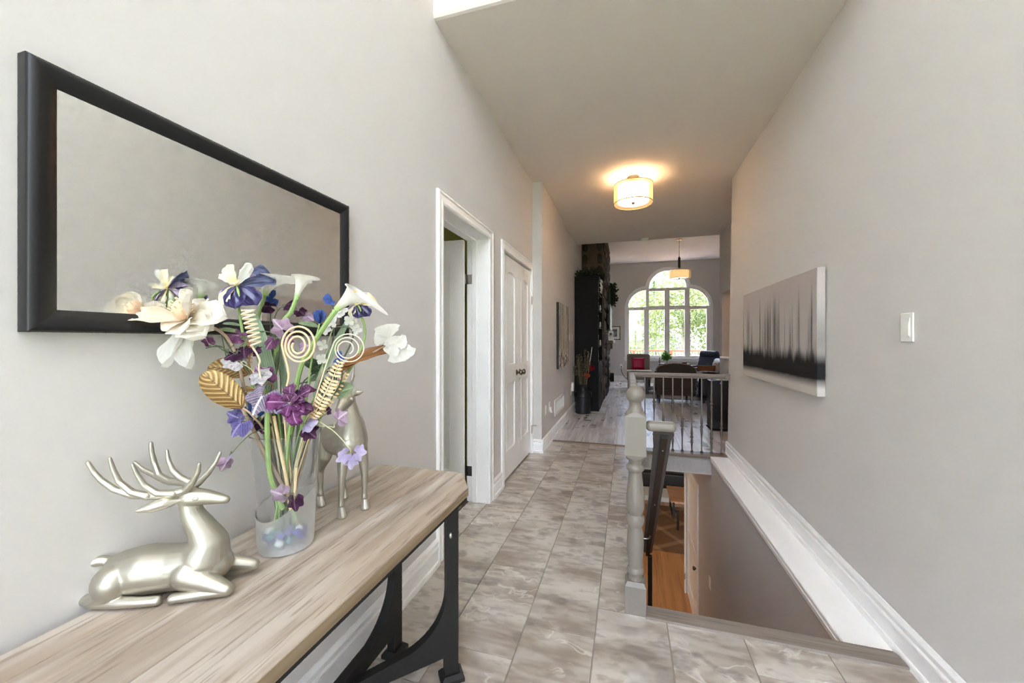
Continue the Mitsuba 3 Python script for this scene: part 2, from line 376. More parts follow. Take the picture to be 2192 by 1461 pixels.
jamb('trim_6', D2, 'white jamb of the closet')

# ---- doors: two-panel leaves with arched upper panels
def leaf(w, h, t=0.036, cut=True):
    """door leaf in the xz plane (x 0..w), faces at y=0 (front) and t; returns body, panels, mouldings"""
    s, mid = 0.115 * w / 0.5 if w < 0.6 else 0.115, 0.14
    s = min(s, 0.115)
    def panel(x0, x1, z0, z1, arch):
        if not arch: return rect(x0, x1, z0, z1)
        a = np.linspace(0, np.pi, 15); rise = 0.055
        return sg.Polygon([(x0, z0), (x1, z0), (x1, z1 - rise)] + [((x0 + x1) / 2 + (x1 - x0) / 2 * math.cos(q), z1 - rise + rise * math.sin(q) ** 0.8) for q in a[1:-1]] + [(x0, z1 - rise)])
    ps = [panel(s, w - s, 1.02, h - 0.13, True), panel(s, w - s, 0.24, 0.86, False)]
    body = ext(rect(0, w, 0, h).difference(unary_union(ps)), t, 'xz', 0.0)
    mould, pan = [], []
    for p in ps:
        mould.append(cat(ext(p.difference(p.buffer(-0.012, join_style=2)), t - 0.006, 'xz', 0.003), ext(p.buffer(0.006, join_style=2).difference(p.buffer(-0.006, join_style=2)), t + 0.006, 'xz', -0.003)))
        inner = p.buffer(-0.012, join_style=2); x0, z0, x1, z1 = inner.bounds
        nb = max(3, int(round((x1 - x0) / 0.062))); bw = (x1 - x0) / nb
        pan.append([ext(inner.intersection(rect(x0 + i * bw + 0.0015, x0 + (i + 1) * bw - 0.0015, 0, 5)), t - 0.016, 'xz', 0.008) for i in range(nb)] + [ext(inner, t - 0.022, 'xz', 0.011)])
    return body, mould, pan
def xf(m, M): m = m.copy(); m.apply_transform(M); return m
mat('door_white', lin(232, 232, 230), 0.35, 0.45)
def door(name, w, h, M, label, t=0.036):
    k = struct(name, label); body, mo, pa = leaf(w, h, t)
    part(k, 'leaf', xf(body, M), 'door_white')
    for i in range(2):
        part(k, 'panel_moulding', xf(mo[i], M), 'door_white')
        q = part(k, 'panel', xf(pa[i][-1], M), 'door_white')
        for b in pa[i][:-1]: part(q, 'board', xf(b, M), 'door_white')
    return k
def frame_xf(o, ex, ey=None, ez=(0, 0, 1)):
    M = np.eye(4); M[:3, 0] = ex; M[:3, 2] = ez; M[:3, 1] = np.cross(ez, ex); M[:3, 3] = o; return M
# open door: hinged at the far jamb, swung into the side room, its front face turned to the camera
dopen = door('door_1', 0.76, 2.03, frame_xf((-1.214, 2.772, 0.014), (-0.999, -0.03, 0)), 'white panel door standing open into the side room')
mat('hinge_metal', lin(176, 172, 165), 0.3, metal=1.0)
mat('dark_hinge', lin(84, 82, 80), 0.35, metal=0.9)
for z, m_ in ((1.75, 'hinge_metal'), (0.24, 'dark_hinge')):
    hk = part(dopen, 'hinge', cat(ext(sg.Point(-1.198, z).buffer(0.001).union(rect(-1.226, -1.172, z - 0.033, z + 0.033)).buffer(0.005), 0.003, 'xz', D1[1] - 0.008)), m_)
    part(hk, 'knuckle', move(trimesh.creation.cylinder(0.006, 0.076, sections=10), -1.219, 2.79, z), m_)
part(dopen, 'sweep', box(-1.985, -1.227, 2.768, 2.80, 0.001, 0.016), 'black_gap')
put(struct('wall_side_room', 'olive wall of the side room'), cat(box(-3.4, -1.21, 3.0, 3.1, -0.2, 2.6), box(-3.5, -3.4, 0.6, 3.1, -0.2, 2.6), box(-3.4, -1.21, 0.6, 0.7, -0.2, 2.6)), 'olive_paint')
put(struct('ceiling_side_room'), box(-3.5, -1.21, 0.6, 3.1, 2.5, 2.6), 'olive_paint')
put(struct('floor_side_room'), box(-3.5, -1.21, 0.6, 3.1, -0.2, -0.004), 'strip_wood')
sl_ = thing('side_room_lamp', 'round ceiling lamp of the olive side room', 'lamp')
part(sl_, 'diffuser', lathe([(0, 2.40), (.14, 2.41), (.17, 2.44)], 24, -2.2, 1.9), 'lamp_white', emitter={'type': 'area', 'radiance': rgb([0.8, 0.77, 0.70])})
part(sl_, 'rim', lathe([(.17, 2.435), (.185, 2.435), (.185, 2.5), (0, 2.5)], 24, -2.2, 1.9), 'hinge_metal', smooth=40)
mat('front_door_paint', lin(150, 146, 140), 0.4)
d0 = door('door_front', 0.92, 2.03, frame_xf((0.515, -2.185, 0.01), (0, 1, 0)), 'front door standing open')
# closet doors
cw = (D2[1] - D2[0] - 0.018) / 2
cxf = XL - 0.012
dc1 = door('door_2', cw - 0.002, 2.02, frame_xf((cxf, D2[0] + 0.009, 0.02), (0, 1, 0)), 'white closet door leaf nearer the open doorway')
dc2 = door('door_3', cw - 0.002, 2.02, frame_xf((cxf, D2[0] + 0.011 + cw, 0.02), (0, 1, 0)), 'white closet door leaf nearer the wall corner')
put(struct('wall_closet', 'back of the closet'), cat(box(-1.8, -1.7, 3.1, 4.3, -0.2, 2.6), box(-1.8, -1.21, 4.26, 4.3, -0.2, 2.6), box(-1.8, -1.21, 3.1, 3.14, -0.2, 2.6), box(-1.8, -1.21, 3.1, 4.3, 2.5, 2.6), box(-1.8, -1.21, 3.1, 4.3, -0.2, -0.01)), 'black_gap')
mat('pewter', lin(120, 110, 100), 0.25, metal=1.0)
kprof = [(0.0, 0.0), (0.027, 0.0), (0.027, 0.004), (0.022, 0.008), (0.011, 0.012), (0.010, 0.022), (0.014, 0.028), (0.025, 0.036), (0.028, 0.046), (0.024, 0.056), (0.012, 0.062), (0.0, 0.063)]
ym = D2[0] + 0.010 + cw
for k, y in ((dc1, ym - 0.055), (dc2, ym + 0.055)):
    part(k, 'knob', move(lathe(kprof, 20), cxf, y, 0.955, ry=90), 'pewter', smooth=40)
for k, y, zs in ((dc1, D2[0] + 0.006, (0.27, 1.78)), (dc2, D2[1] - 0.006, (0.27, 1.72))):
    for z in zs: part(k, 'hinge', move(trimesh.creation.cylinder(0.007, 0.09, sections=10), XL + 0.004, y, z), 'hinge_metal')
part(dc2, 'door_bumper', cat(move(trimesh.creation.cylinder(0.004, 0.05, sections=8), XL + 0.03, D2[1] + 0.012, 0.31, ry=90)), 'hinge_metal')
# ================================================================ stairwell, railings, basement
mat('painted_wood', lin(118, 111, 102), 0.35, 0.45)
mat('rail_wood', wood_tex(lin(120, 110, 102), lin(138, 128, 119), lin(104, 93, 84), 0), 0.45)
mat('dark_rail', lin(76, 72, 70), 0.45)
mat('iron', lin(112, 104, 98), 0.42, metal=0.65)
# curb / nosing board, ledge and trims
nz = struct('trim_7', 'grey wood nosing board at the head of the stairs')
put(nz, ext(sg.Polygon([(0.082, 1.858), (1.046, 1.858), (1.046, 1.905), (1.03, 1.938), (0.082, 1.938)]), 0.034, 'xy', -0.022), 'rail_wood')
ld = struct('trim_8', 'white ledge board along the stairwell')
put(ld, box(0.868, 1.064, 1.936, 4.66, -0.022, 0.001, 0.004), 'white_trim')
part(ld, 'apron', cat(box(0.872, 0.89, 1.936, 4.66, -0.06, -0.022, 0.003), box(0.866, 0.89, 1.936, 4.66, -0.034, -0.024, 0.003)), 'white_trim')
nb = struct('trim_9', 'brown wood nosing under the far railing')
put(nb, ext(sg.Polygon([(4.665, 0.006), (4.66, -0.002), (4.66, -0.026), (4.70, -0.026), (4.80, -0.01), (4.80, 0.008), (4.672, 0.008)]), 0.98, 'yz', 0.085), 'strip_wood')
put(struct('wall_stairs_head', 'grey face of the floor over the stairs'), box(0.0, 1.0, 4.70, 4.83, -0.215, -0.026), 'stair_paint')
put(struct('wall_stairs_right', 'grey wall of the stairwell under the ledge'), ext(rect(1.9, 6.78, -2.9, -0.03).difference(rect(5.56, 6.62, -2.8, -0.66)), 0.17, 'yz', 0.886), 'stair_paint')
put(struct('wall_stairs_left', 'wall of the stairwell on the left'), box(-0.03, 0.085, 1.86, 4.70, -2.9, -0.2), 'basement_paint')
put(struct('wall_stairs_front'), box(-0.03, 1.06, 1.76, 1.86, -2.9, -0.2), 'basement_paint')
st = struct('stairs', 'wooden stairs down to the basement')
put(st, cat([box(0.087, 0.884, 1.945 + i * 0.219, 2.19 + i * 0.219, -0.2 - 0.194 * i - 0.03, -0.194 - 0.194 * i + 0.0, 0.004) for i in range(13)]), 'laminate')
part(st, 'riser', cat([box(0.087, 0.884, 1.94 + i * 0.219, 1.955 + i * 0.219, -0.194 - 0.194 * i, -0.03 - 0.194 * i) for i in range(13)]), 'white_trim')
put(struct('floor_basement', 'warm laminate floor of the basement'), box(-2.4, 2.6, 1.8, 10.3, -2.9, -2.72), 'laminate')
put(struct('wall_basement', 'cream walls of the basement'), cat(box(-2.5, 2.7, 10.2, 10.3, -2.9, -0.2), box(-2.5, -2.4, 1.8, 10.3, -2.9, -0.2), box(2.6, 2.7, 1.8, 10.3, -2.9, -0.2)), 'basement_paint')
put(struct('ceiling_basement'), cat(box(-2.5, 2.7, 4.83, 10.3, -0.215, -0.2), box(-2.5, -0.03, 1.8, 4.83, -0.24, -0.2)), 'ceiling_paint')
# basement door in the right wall of the stairwell
bd = door('door_4', 1.0, 2.0, frame_xf((0.905, 6.60, -2.705), (0, -1, 0)), 'white basement door beside the stairs')
part(bd, 'casing', ext(rect(5.49, 6.69, -2.72, -0.60).difference(rect(5.565, 6.615, -3, -0.675)), 0.018, 'yz', 0.868), 'white_trim')
part(bd, 'knob', move(lathe(kprof, 16), 0.905, 5.68, -1.80, ry=-90), 'pewter', smooth=40)
for z in (-0.85, -2.45): part(bd, 'hinge', move(trimesh.creation.cylinder(0.008, 0.09, sections=8), 0.868, 6.605, z), 'hinge_metal')
put(struct('baseboard_basement'), cat(box(-2.4, 2.6, 10.185, 10.2, -2.72, -2.6, 0.003)), 'white_trim')
mat('outlet_white', lin(236, 235, 230), 0.35)
single('light_switch', ext(sg.box(4.72, -1.50, 4.80, -1.375), 0.007, 'yz', 0.879), 'outlet_white', 'small white switch plate low on the stairwell wall', 'light switch')

# ---- near newel post
def newel(name, x, y, label, z0=0.0, m='painted_wood'):
    k = thing(name, label, 'newel post')
    h = 0.047
    part(k, 'base_block', unman(m3.Manifold.batch_hull([man(box(x - h, x + h, y - h, y + h, z0, z0 + 0.128)), man(box(x - 0.036, x + 0.036, y - 0.036, y + 0.036, z0, z0 + 0.147))])), m)
    prof = [(0, .14), (.034, .14), (.031, .155), (.031, .170), (.037, .176), (.040, .185), (.037, .195), (.030, .203), (.033, .225), (.037, .27), (.039, .32), (.036, .365), (.031, .392), (.037, .402), (.041, .416), (.0415, .432), (.038, .444), (.031, .450), (.033, .46), (.040, .475), (.042, .50), (.041, .53), (.036, .585), (.031, .635), (.029, .648),
            (.034, .655), (.041, .663), (.042, .674), (.037, .682), (.030, .688), (.031, .70), (.036, .712), (0, .715)]
    part(k, 'turned_shaft', lathe([(r, z0 + z) for r, z in prof], 36, x, y), m, smooth=45)
    a = man(box(x - h, x + h, y - h, y + h, z0 + 0.735, z0 + 0.915))
    part(k, 'square_block', unman(m3.Manifold.batch_hull([a, man(lathe([(0, z0 + .71), (.041, z0 + .71), (.041, z0 + .712), (0, z0 + .712)], 24, x, y)), man(lathe([(0, z0 + .935), (.040, z0 + .935), (.040, z0 + .937), (0, z0 + .937)], 24, x, y))])), m)
    part(k, 'ball_finial', lathe([(0, z0 + .936), (.036, z0 + .936), (.033, z0 + .948), (.026, z0 + .957), (.024, z0 + .966), (.026, z0 + .974)] + [(.0425 * math.cos(t), z0 + 1.013 + .0425 * math.sin(t)) for t in np.linspace(-0.9, math.pi / 2, 18)], 36, x, y), m, smooth=45)
    return k
nk = newel('newel_post', 0.036, 1.915, 'pale painted newel post with a ball top at the head of the stairs')
# ---- level railing: from the newel along the stairwell, then across its far end
def railprof(w=0.066, h=0.05):
    p = sg.Polygon([(-w / 2 + .012, 0), (w / 2 - .012, 0), (w / 2 - .006, .018), (w / 2, .026), (w / 2, h - .012), (w / 2 - .012, h), (-w / 2 + .012, h), (-w / 2, h - .012), (-w / 2, .026), (-w / 2 + .006, .018)])
    return p
lr = thing('level_railing', 'wood railing with iron balusters around the far side of the stairwell', 'railing')
pr = railprof(0.072, 0.052)
m1 = ext(pr, 4.79 - 1.9625, 'xz', 1.9625); m1.apply_translation([0.046, 0, 0.842])
m2 = ext(pr, 1.035, 'yz', 0.01); m2.apply_translation([0, 4.755, 0.842])
part(lr, 'side_rail', m1, 'rail_wood'); part(lr, 'cross_rail', m2, 'rail_wood')
part(lr, 'rail_end_block', box(1.03, 1.075, 4.71, 4.80, 0.835, 0.9, 0.004), 'rail_wood')
def baluster(x, y, knots, z0=0.008, z1=0.845):
    ms = [box(x - .0065, x + .0065, y - .0065, y + .0065, z0, z1)]
    for zk in knots:
        ms.append(lathe([(.006, zk - .15), (.008, zk - .12), (.0145, zk - .035), (.008, zk - .018), (.0165, zk - .008), (.0165, zk + .008), (.008, zk + .018), (.0145, zk + .035), (.008, zk + .12), (.006, zk + .15)], 12, x, y))
    ms.append(lathe([(0, z0), (.016, z0), (.016, z0 + .012), (.010, z0 + .022), (0, z0 + .022)], 4, x, y))
    return cat(ms)
for i in range(9):
    x = 0.196 + 0.1003 * i
    part(lr, 'baluster', baluster(x, 4.755, ([0.30], [0.56, 0.18])[i % 2]), 'iron', smooth=35)
for i in range(23):
    y = 2.12 + 0.115 * i
    part(lr, 'baluster', baluster(0.046, y, ([0.30], [0.56, 0.18])[i % 2], 0.0), 'iron', smooth=35)
part(lr, 'shoe_rail', box(0.012, 0.082, 1.965, 4.79, 0.0, 0.012, 0.002), 'rail_wood')
# ---- stair handrail: starts at the newel and goes down
hr = thing('stair_handrail', 'dark stair handrail running down into the basement from the newel', 'handrail')
part(hr, 'start_cap', rbox(0.0835, 0.215, 1.885, 1.945, 0.848, 0.893, 0.018), 'painted_wood', smooth=40, label='pale short rail end fixed to the newel')
sl = math.radians(41.5); dv = np.array([0, math.cos(sl), -math.sin(sl)])
L = 2.09
pm = trimesh.creation.extrude_polygon(sg.Polygon([(-.036, 0), (-.020, -.006), (.020, -.006), (.036, 0), (.038, .02), (.030, .034), (-.030, .034), (-.038, .02)]), L)
v = pm.vertices; up = np.array([0, math.sin(sl), math.cos(sl)])
pm = tm(np.array([0.165, 1.925, 0.845]) + np.outer(v[:, 0], [1, 0, 0]) + np.outer(v[:, 1], up) + np.outer(v[:, 2], dv), pm.faces); pm.fix_normals()
part(hr, 'rail', pm, 'dark_rail')
pm2 = trimesh.creation.extrude_polygon(rect(-.014, .014, -.03, -.004), L * 1.0); v = pm2.vertices
pm2 = tm(np.array([0.165, 1.94, 0.835]) + np.outer(v[:, 0], [1, 0, 0]) + np.outer(v[:, 1], up) + np.outer(v[:, 2], dv), pm2.faces); pm2.fix_normals()
mat('dark_rail2', lin(46, 42, 40), 0.4)
part(hr, 'underside_bar', pm2, 'dark_rail2')
for q in (0.12, 0.86):
    c = np.array([0.165, 1.94, 0.835]) + dv * q - up * 0.031; part(hr, 'screw', move(trimesh.creation.icosphere(1, 0.0035), *c), 'hinge_metal')
for q in (1.5,):
    c = np.array([0.165, 1.925, 0.845]) + dv * q
    part(hr, 'bracket', cat(tube([c + [0, 0, -.01], c + [-.01, 0, -.055], c + [-.05, 0, -.065], c + [-.085, 0, -.06]], 0.006, 8), move(trimesh.creation.cylinder(0.018, 0.006, sections=14), *(c + [-.083, 0, -.06]), ry=90)), 'hinge_metal', smooth=40)
bp = single('stair_rail_post', box(0.166, 0.200, 3.44, 3.475, -1.4, -0.548, 0.004), 'dark_rail2', 'slim dark square post under the low end of the stair handrail', 'post')

# ---- basement furniture
mat('rug_brown', proc(lambda p, n, uv: mix(mix(lin(140, 108, 80), lin(120, 92, 68), fbm(p.x * 6, p.y * 6, 0, 3)), lin(156, 126, 98), smoothstep(0.94, 0.99, dr.abs(dr.sin(p.x * 4.2 + p.y * 3.1))) + smoothstep(0.93, 0.98, dr.abs(dr.sin(p.x * 3.3 - p.y * 4.4))))), 0.95, 0.1)
single('basement_rug', box(0.42, 2.2, 7.8, 9.95, -2.72, -2.71, 0.003), 'rug_brown', 'brown basement rug with pale crossing lines', 'rug')
mat('black_plastic', lin(26, 25, 25), 0.4)
mat('warm_wood', wood_tex(lin(176, 124, 82), lin(196, 148, 104), lin(150, 98, 62), 0), 0.4)
bt = thing('basement_table', 'wooden table with black metal legs seen down the stairwell', 'table')
part(bt, 'tabletop', box(0.83, 1.9, 8.35, 9.2, -1.99, -1.955, 0.006), 'warm_wood')
for x in (0.90, 1.8):
    part(bt, 'leg', cat(box(x - .02, x + .02, 8.42, 8.46, -2.35, -1.99), box(x - .02, x + .02, 8.42, 9.1, -2.35, -2.31), box(x - .02, x + .02, 9.06, 9.1, -2.35, -1.99), box(x + 0.1, x + .14, 8.74, 8.78, -2.71, -2.31), box(x - .02, x + .14, 8.74, 8.78, -2.35, -2.31)), 'black_plastic')
single('media_console', rbox(0.22, 2.2, 9.75, 10.19, -2.24, -1.86, 0.06), 'black_plastic', 'black floating console on the far basement wall', 'console', smooth=40)
bl = thing('basement_lamp', 'flush ceiling lamp of the basement', 'lamp')
scene['basement_lamp_glow'] = {'type': 'diffuse', 'reflectance': rgb([0.8] * 3)}
part(bl, 'diffuser', lathe([(0, -.30), (.12, -.295), (.17, -.27), (.18, -.24)], 24, -0.5, 7.3), 'basement_lamp_glow', emitter={'type': 'area', 'radiance': rgb([0.75, 0.52, 0.30])})
part(bl, 'rim', lathe([(.18, -.245), (.2, -.245), (.2, -.216), (.0, -.216)], 24, -0.5, 7.3), 'hinge_metal', smooth=40)
# ================================================================ lamps
scene['lamp_white'] = {'type': 'diffuse', 'reflectance': rgb([0.85, 0.82, 0.76])}
mat('bronze', lin(150, 120, 92), 0.35, metal=0.9)
mat('brass_nickel', lin(190, 180, 165), 0.28, metal=1.0)
def glow(c): return {'type': 'area', 'radiance': rgb(c)}
# sheer outer shade and glowing inner shade
scene['sheer_shade'] = {'type': 'blendbsdf', 'weight': 0.42, 'a': {'type': 'null'}, 'b': {'type': 'twosided', 'bsdf': {'type': 'diffuse', 'reflectance': rgb(lin(236, 214, 184))}}}
scene['sheer_shade'] = {'type': 'principledthin', 'base_color': rgb(lin(240, 222, 196)), 'roughness': 0.3, 'spec_trans': 0.6, 'diff_trans': 1.0, 'eta': 1.02}
hl = thing('hall_ceiling_lamp', 'drum shade ceiling lamp over the hall', 'lamp')
lx, ly, lz = 0.06, 4.42, 3.06
part(hl, 'canopy', lathe([(0, lz), (.066, lz), (.066, lz - .012), (.058, lz - .022), (0, lz - .022)], 32, lx, ly), 'brass_nickel', smooth=40)
for a in (0.4, 2.5, 4.6):
    part(hl, 'rod', tube([(lx + .045 * math.cos(a), ly + .045 * math.sin(a), lz - .02), (lx + .045 * math.cos(a), ly + .045 * math.sin(a), 2.80)], 0.0045, 8, 1), 'brass_nickel', smooth=40)
z0, z1, r0 = 2.765, 2.965, 0.205
part(hl, 'outer_shade', lathe([(r0, z0), (r0, z1)], 48, lx, ly), 'sheer_shade', smooth=True)
part(hl, 'inner_shade', lathe([(.165, z0 + .015), (.165, z1 - .015)], 48, lx, ly), 'lamp_white', smooth=True, emitter=glow([0.33, 0.20, 0.094]))
part(hl, 'diffuser', lathe([(.0, z0 + .009), (.164, z0 + .0155)], 40, lx, ly), 'lamp_white', emitter=glow([0.5, 0.35, 0.21]))
for z in (z0, z1): part(hl, 'rim', lathe([(r0 - .002, z - .0025), (r0 + .002, z - .0025), (r0 + .002, z + .0025), (r0 - .002, z + .0025), (r0 - .002, z - .0025)], 48, lx, ly), 'bronze')
part(hl, 'finial', lathe([(0, z0 - .012), (.012, z0 - .004), (.02, z0 + .012), (.022, z0 + .02), (0, z0 + .02)], 20, lx, ly), 'bronze', smooth=40)
for i, a in enumerate((0.2, 2.3, 4.4)):
    part(hl, 'bulb', move(trimesh.creation.icosphere(2, 0.03), lx + .08 * math.cos(a), ly + .08 * math.sin(a), 2.87), 'lamp_white', smooth=True, emitter=glow([6.5, 4.3, 2.4]))
# pendant lamp in the living room
pl = thing('pendant_lamp', 'drum shade pendant lamp hanging before the arched window', 'lamp')
px, py = 1.179, 9.9
part(pl, 'canopy', lathe([(0, 3.66), (.065, 3.66), (.065, 3.645), (.03, 3.635), (0, 3.635)], 28, px, py), 'brass_nickel', smooth=40)
part(pl, 'rod', tube([(px, py, 3.64), (px, py, 3.25)], 0.008, 8, 1), 'brass_nickel', smooth=40)
part(pl, 'wood_grip', lathe([(0, 3.25), (.012, 3.25), (.027, 3.225), (.027, 2.99), (.02, 2.985), (0, 2.985)], 20, px, py), 'black_plastic', smooth=40)
for a in (0.5, 2.6, 4.7):
    part(pl, 'arm', tube([(px, py, 2.99), (px + .04 * math.cos(a), py + .04 * math.sin(a), 2.93), (px + .2 * math.cos(a), py + .2 * math.sin(a), 2.905)], 0.004, 6), 'bronze')
z0, z1, r0 = 2.735, 2.925, 0.255
part(pl, 'outer_shade', lathe([(r0, z0), (r0, z1)], 48, px, py), 'sheer_shade', smooth=True)
part(pl, 'inner_shade', lathe([(.21, z0 + .012), (.21, z1 - .012)], 48, px, py), 'lamp_white', smooth=True, emitter=glow([0.046, 0.034, 0.019]))
part(pl, 'diffuser', lathe([(.0, z0 + .012), (.205, z0 + .02)], 40, px, py), 'lamp_white', emitter=glow([0.045, 0.042, 0.030]))
for z in (z0, z1): part(pl, 'rim', lathe([(r0 - .002, z - .002), (r0 + .002, z - .002), (r0 + .002, z + .002), (r0 - .002, z + .002), (r0 - .002, z - .002)], 48, px, py), 'bronze')
part(pl, 'finial', lathe([(0, z0 - .014), (.014, z0 - .004), (.02, z0 + .012), (0, z0 + .014)], 16, px, py), 'bronze', smooth=40)
for a in (0.3, 2.4, 4.5): part(pl, 'bulb', move(trimesh.creation.icosphere(1, 0.03), px + .1 * math.cos(a), py + .1 * math.sin(a), 2.84), 'lamp_white', smooth=True, emitter=glow([0.8, 0.56, 0.32]))
# chandelier of the foyer, above and behind the camera
ch = thing('foyer_chandelier', 'globe chandelier hanging in the tall foyer', 'lamp')
part(ch, 'canopy', lathe([(0, 5.0), (.08, 5.0), (.08, 4.98), (.02, 4.96), (0, 4.96)], 24, 0.1, -0.9), 'brass_nickel', smooth=40)
part(ch, 'rod', tube([(0.1, -0.9, 4.97), (0.1, -0.9, 4.0)], 0.01, 8, 1), 'brass_nickel', smooth=40)
for i in range(4):
    a = math.pi / 4 + i * math.pi / 2; ex, ey = 0.1 + .32 * math.cos(a), -0.9 + .32 * math.sin(a)
    part(ch, 'arm', tube([(0.1, -0.9, 4.02), (0.1 + .16 * math.cos(a), -0.9 + .16 * math.sin(a), 3.93), (ex, ey, 4.0)], 0.008, 8), 'brass_nickel', smooth=40)
    part(ch, 'globe', move(trimesh.creation.icosphere(3, 0.13), ex, ey, 4.13), 'lamp_white', smooth=True, emitter=glow([1.62, 1.68, 1.76]))
# kitchen light that warms the wall behind the pass-through
kl = thing('kitchen_lamp', 'warm kitchen ceiling lamp out of view', 'lamp')
part(kl, 'diffuser', lathe([(0, 2.86), (.18, 2.88), (.2, 2.92)], 24, 2.2, 6.1), 'lamp_white', emitter=glow([0.5, 0.27, 0.11]))
part(kl, 'rim', lathe([(.2, 2.915), (.215, 2.915), (.215, 3.06), (0, 3.06)], 24, 2.2, 6.1), 'brass_nickel', smooth=40)
put(struct('wall_kitchen_side', 'tan kitchen wall behind the pass-through'), box(2.5, 2.62, 4.34, 8.6, 0, 3.06), 'tan_paint')
put(struct('wall_kitchen_end', 'kitchen end wall'), box(1.635, 2.62, 7.17, 7.30, 0, 3.06), 'tan_paint')
mat('tan_paint', lin(205, 165, 125), 0.8, 0.2)
sm = single('smoke_detector', lathe([(0, 3.02), (.05, 3.022), (.062, 3.035), (.065, 3.06), (0, 3.06)], 28, 0.295, 7.2), 'outlet_white', 'round white smoke detector at the edge of the hall ceiling', 'smoke detector', smooth=40)
# ================================================================ console table, mirror, pictures, fittings
def tab_fn(p, n, uv):
    b = dr.floor((p.x + 1.02) / 0.093); o = b * 7.3
    g = fbm(p.x * 34 + o + 0.8 * fbm(p.y * 5, p.x * 9, o), p.y * 3.2 + o, 0, 4); h = fbm(p.x * 150, p.y * 11 + o, 3.0, 3); q = fbm(p.x * 9 + o, p.y * 2.4, 5.0, 3)
    c = mix(lin(150, 137, 124), lin(180, 171, 161), smoothstep(0.22, 0.75, g))
    c = mix(c, lin(160, 141, 122), smoothstep(0.45, 0.7, q) * 0.5)
    return mix(c, lin(122, 105, 90), smoothstep(0.58, 0.8, h) * 0.55)
tabw = proc(tab_fn)
mat('weathered_oak', tabw, 0.5, 0.3)
mat('oak_edge', wood_tex(lin(120, 102, 80), lin(150, 132, 108), lin(88, 72, 56), 1, 0.9, 0.6), 0.55, 0.3)
mat('black_iron', lin(27, 27, 26), 0.5, 0.4)
mat('bolt_steel', lin(200, 200, 196), 0.3, metal=1.0)
tb = thing('console_table', 'console table with a weathered wood top and black iron base against the left wall', 'table')
tp = [(-1.012, -0.02), (-0.60, -0.02), (-0.555, 0.06), (-0.55, 1.285), (-0.628, 1.415), (-0.66, 1.424), (-1.012, 1.424)]
poly = sg.Polygon(tp); bw = 0.093
for i in range(5):      # the top is glued up from boards
    q = poly.intersection(rect(-1.02 + i * bw + 0.0004, -1.02 + (i + 1) * bw + 0.03 * (i == 4) - 0.0004, -1, 2))
    a = man(ext(q, 0.027, 'xy', 0.711)); b = man(ext(q.buffer(-0.0015, join_style=2), 0.030, 'xy', 0.7095))
    part(tb, 'board', unman(m3.Manifold.batch_hull([a, b])), 'weathered_oak')
part(tb, 'edge_band', ext(poly.buffer(0.0012, join_style=2).difference(poly.buffer(-0.002, join_style=2)), 0.026, 'xy', 0.7105), 'oak_edge', label='darker sawn edge of the top')
part(tb, 'metal_frame', ext(poly.buffer(-0.004, join_style=2).difference(poly.buffer(-0.03, join_style=2)), 0.013, 'xy', 0.6965), 'black_iron')
def leg_plate(p0, dirv, reach, parent, name, t=0.034, drop=0.10):
    """upright with a quarter-round bracket sweeping into a stretcher bar; the plate stands in the vertical plane through dirv"""
    w = 0.046; H = 0.699
    arc = [(-w / 2 - 0.20 * (1 - math.cos(a)), 0.335 - 0.20 * math.sin(a)) for a in np.linspace(0, math.pi / 2 * 0.80, 12)]
    out = [(w / 2, 0.02), (w / 2, H), (-w / 2, H), (-w / 2, 0.335)] + arc[1:]
    ax, az = arc[-1]
    out += [(-reach, az - 0.045), (-reach, az - 0.088), (-w / 2 - 0.015, 0.095), (-w / 2 - 0.004, 0.095), (-w / 2 - 0.004, 0.02)]
    p = sg.Polygon(out).buffer(0)
    m = ext(p, t, 'xz', -t / 2); v = m.vertices
    d = np.array([*dirv, 0.0]) / np.linalg.norm(dirv); n = np.cross([0, 0, 1], d)
    nv = np.array([*p0, 0.0]) + np.outer(-v[:, 0], -d) * 1.0 * 0 + np.outer(v[:, 0], -d) + np.outer(v[:, 1], n) + np.outer(v[:, 2], [0, 0, 1])
    m = tm(nv, m.faces); m.fix_normals()
    k = part(parent, name, m, 'black_iron')
    pad = trimesh.convex.convex_hull(np.array([[sx * a, sy * b, z] for sx in (-1, 1) for sy in (-1, 1) for a, b, z in ((0.043, 0.034, 0), (0.043, 0.034, 0.014), (0.030, 0.024, 0.028))]))
    v = pad.vertices; nv = np.array([*p0, 0.0]) + np.outer(v[:, 0], d) + np.outer(v[:, 1], n) + np.outer(v[:, 2], [0, 0, 1])
    pm_ = tm(nv, pad.faces); pm_.fix_normals()
    part(k, 'foot', pm_, 'black_iron')
    return k, d, n
la, d_, n_ = leg_plate((-0.635, 1.325), (-0.78, -0.63), 0.34, tb, 'leg')
# local x grows away from the bracket, so dirv points to where the bracket goes
lb, _, _ = leg_plate((-0.905, 1.365), (-0.06, -1.0), 0.55, tb, 'leg')
lc, _, _ = leg_plate((-0.635, 0.08), (-0.78, 0.63), 0.34, tb, 'leg')
le, _, _ = leg_plate((-0.905, 0.04), (-0.06, 1.0), 0.55, tb, 'leg')
for q in ((-0.635, 1.325),):
    c = np.array([q[0], q[1], 0.545]) - n_ * 0.018 * (1 if n_[1] > 0 else -1)
    part(la, 'bolt', move(trimesh.creation.icosphere(2, 0.0075), c[0] - 0.006, c[1] - 0.004, c[2], s=(0.9, 0.9, 1.6)), 'bolt_steel', smooth=True)

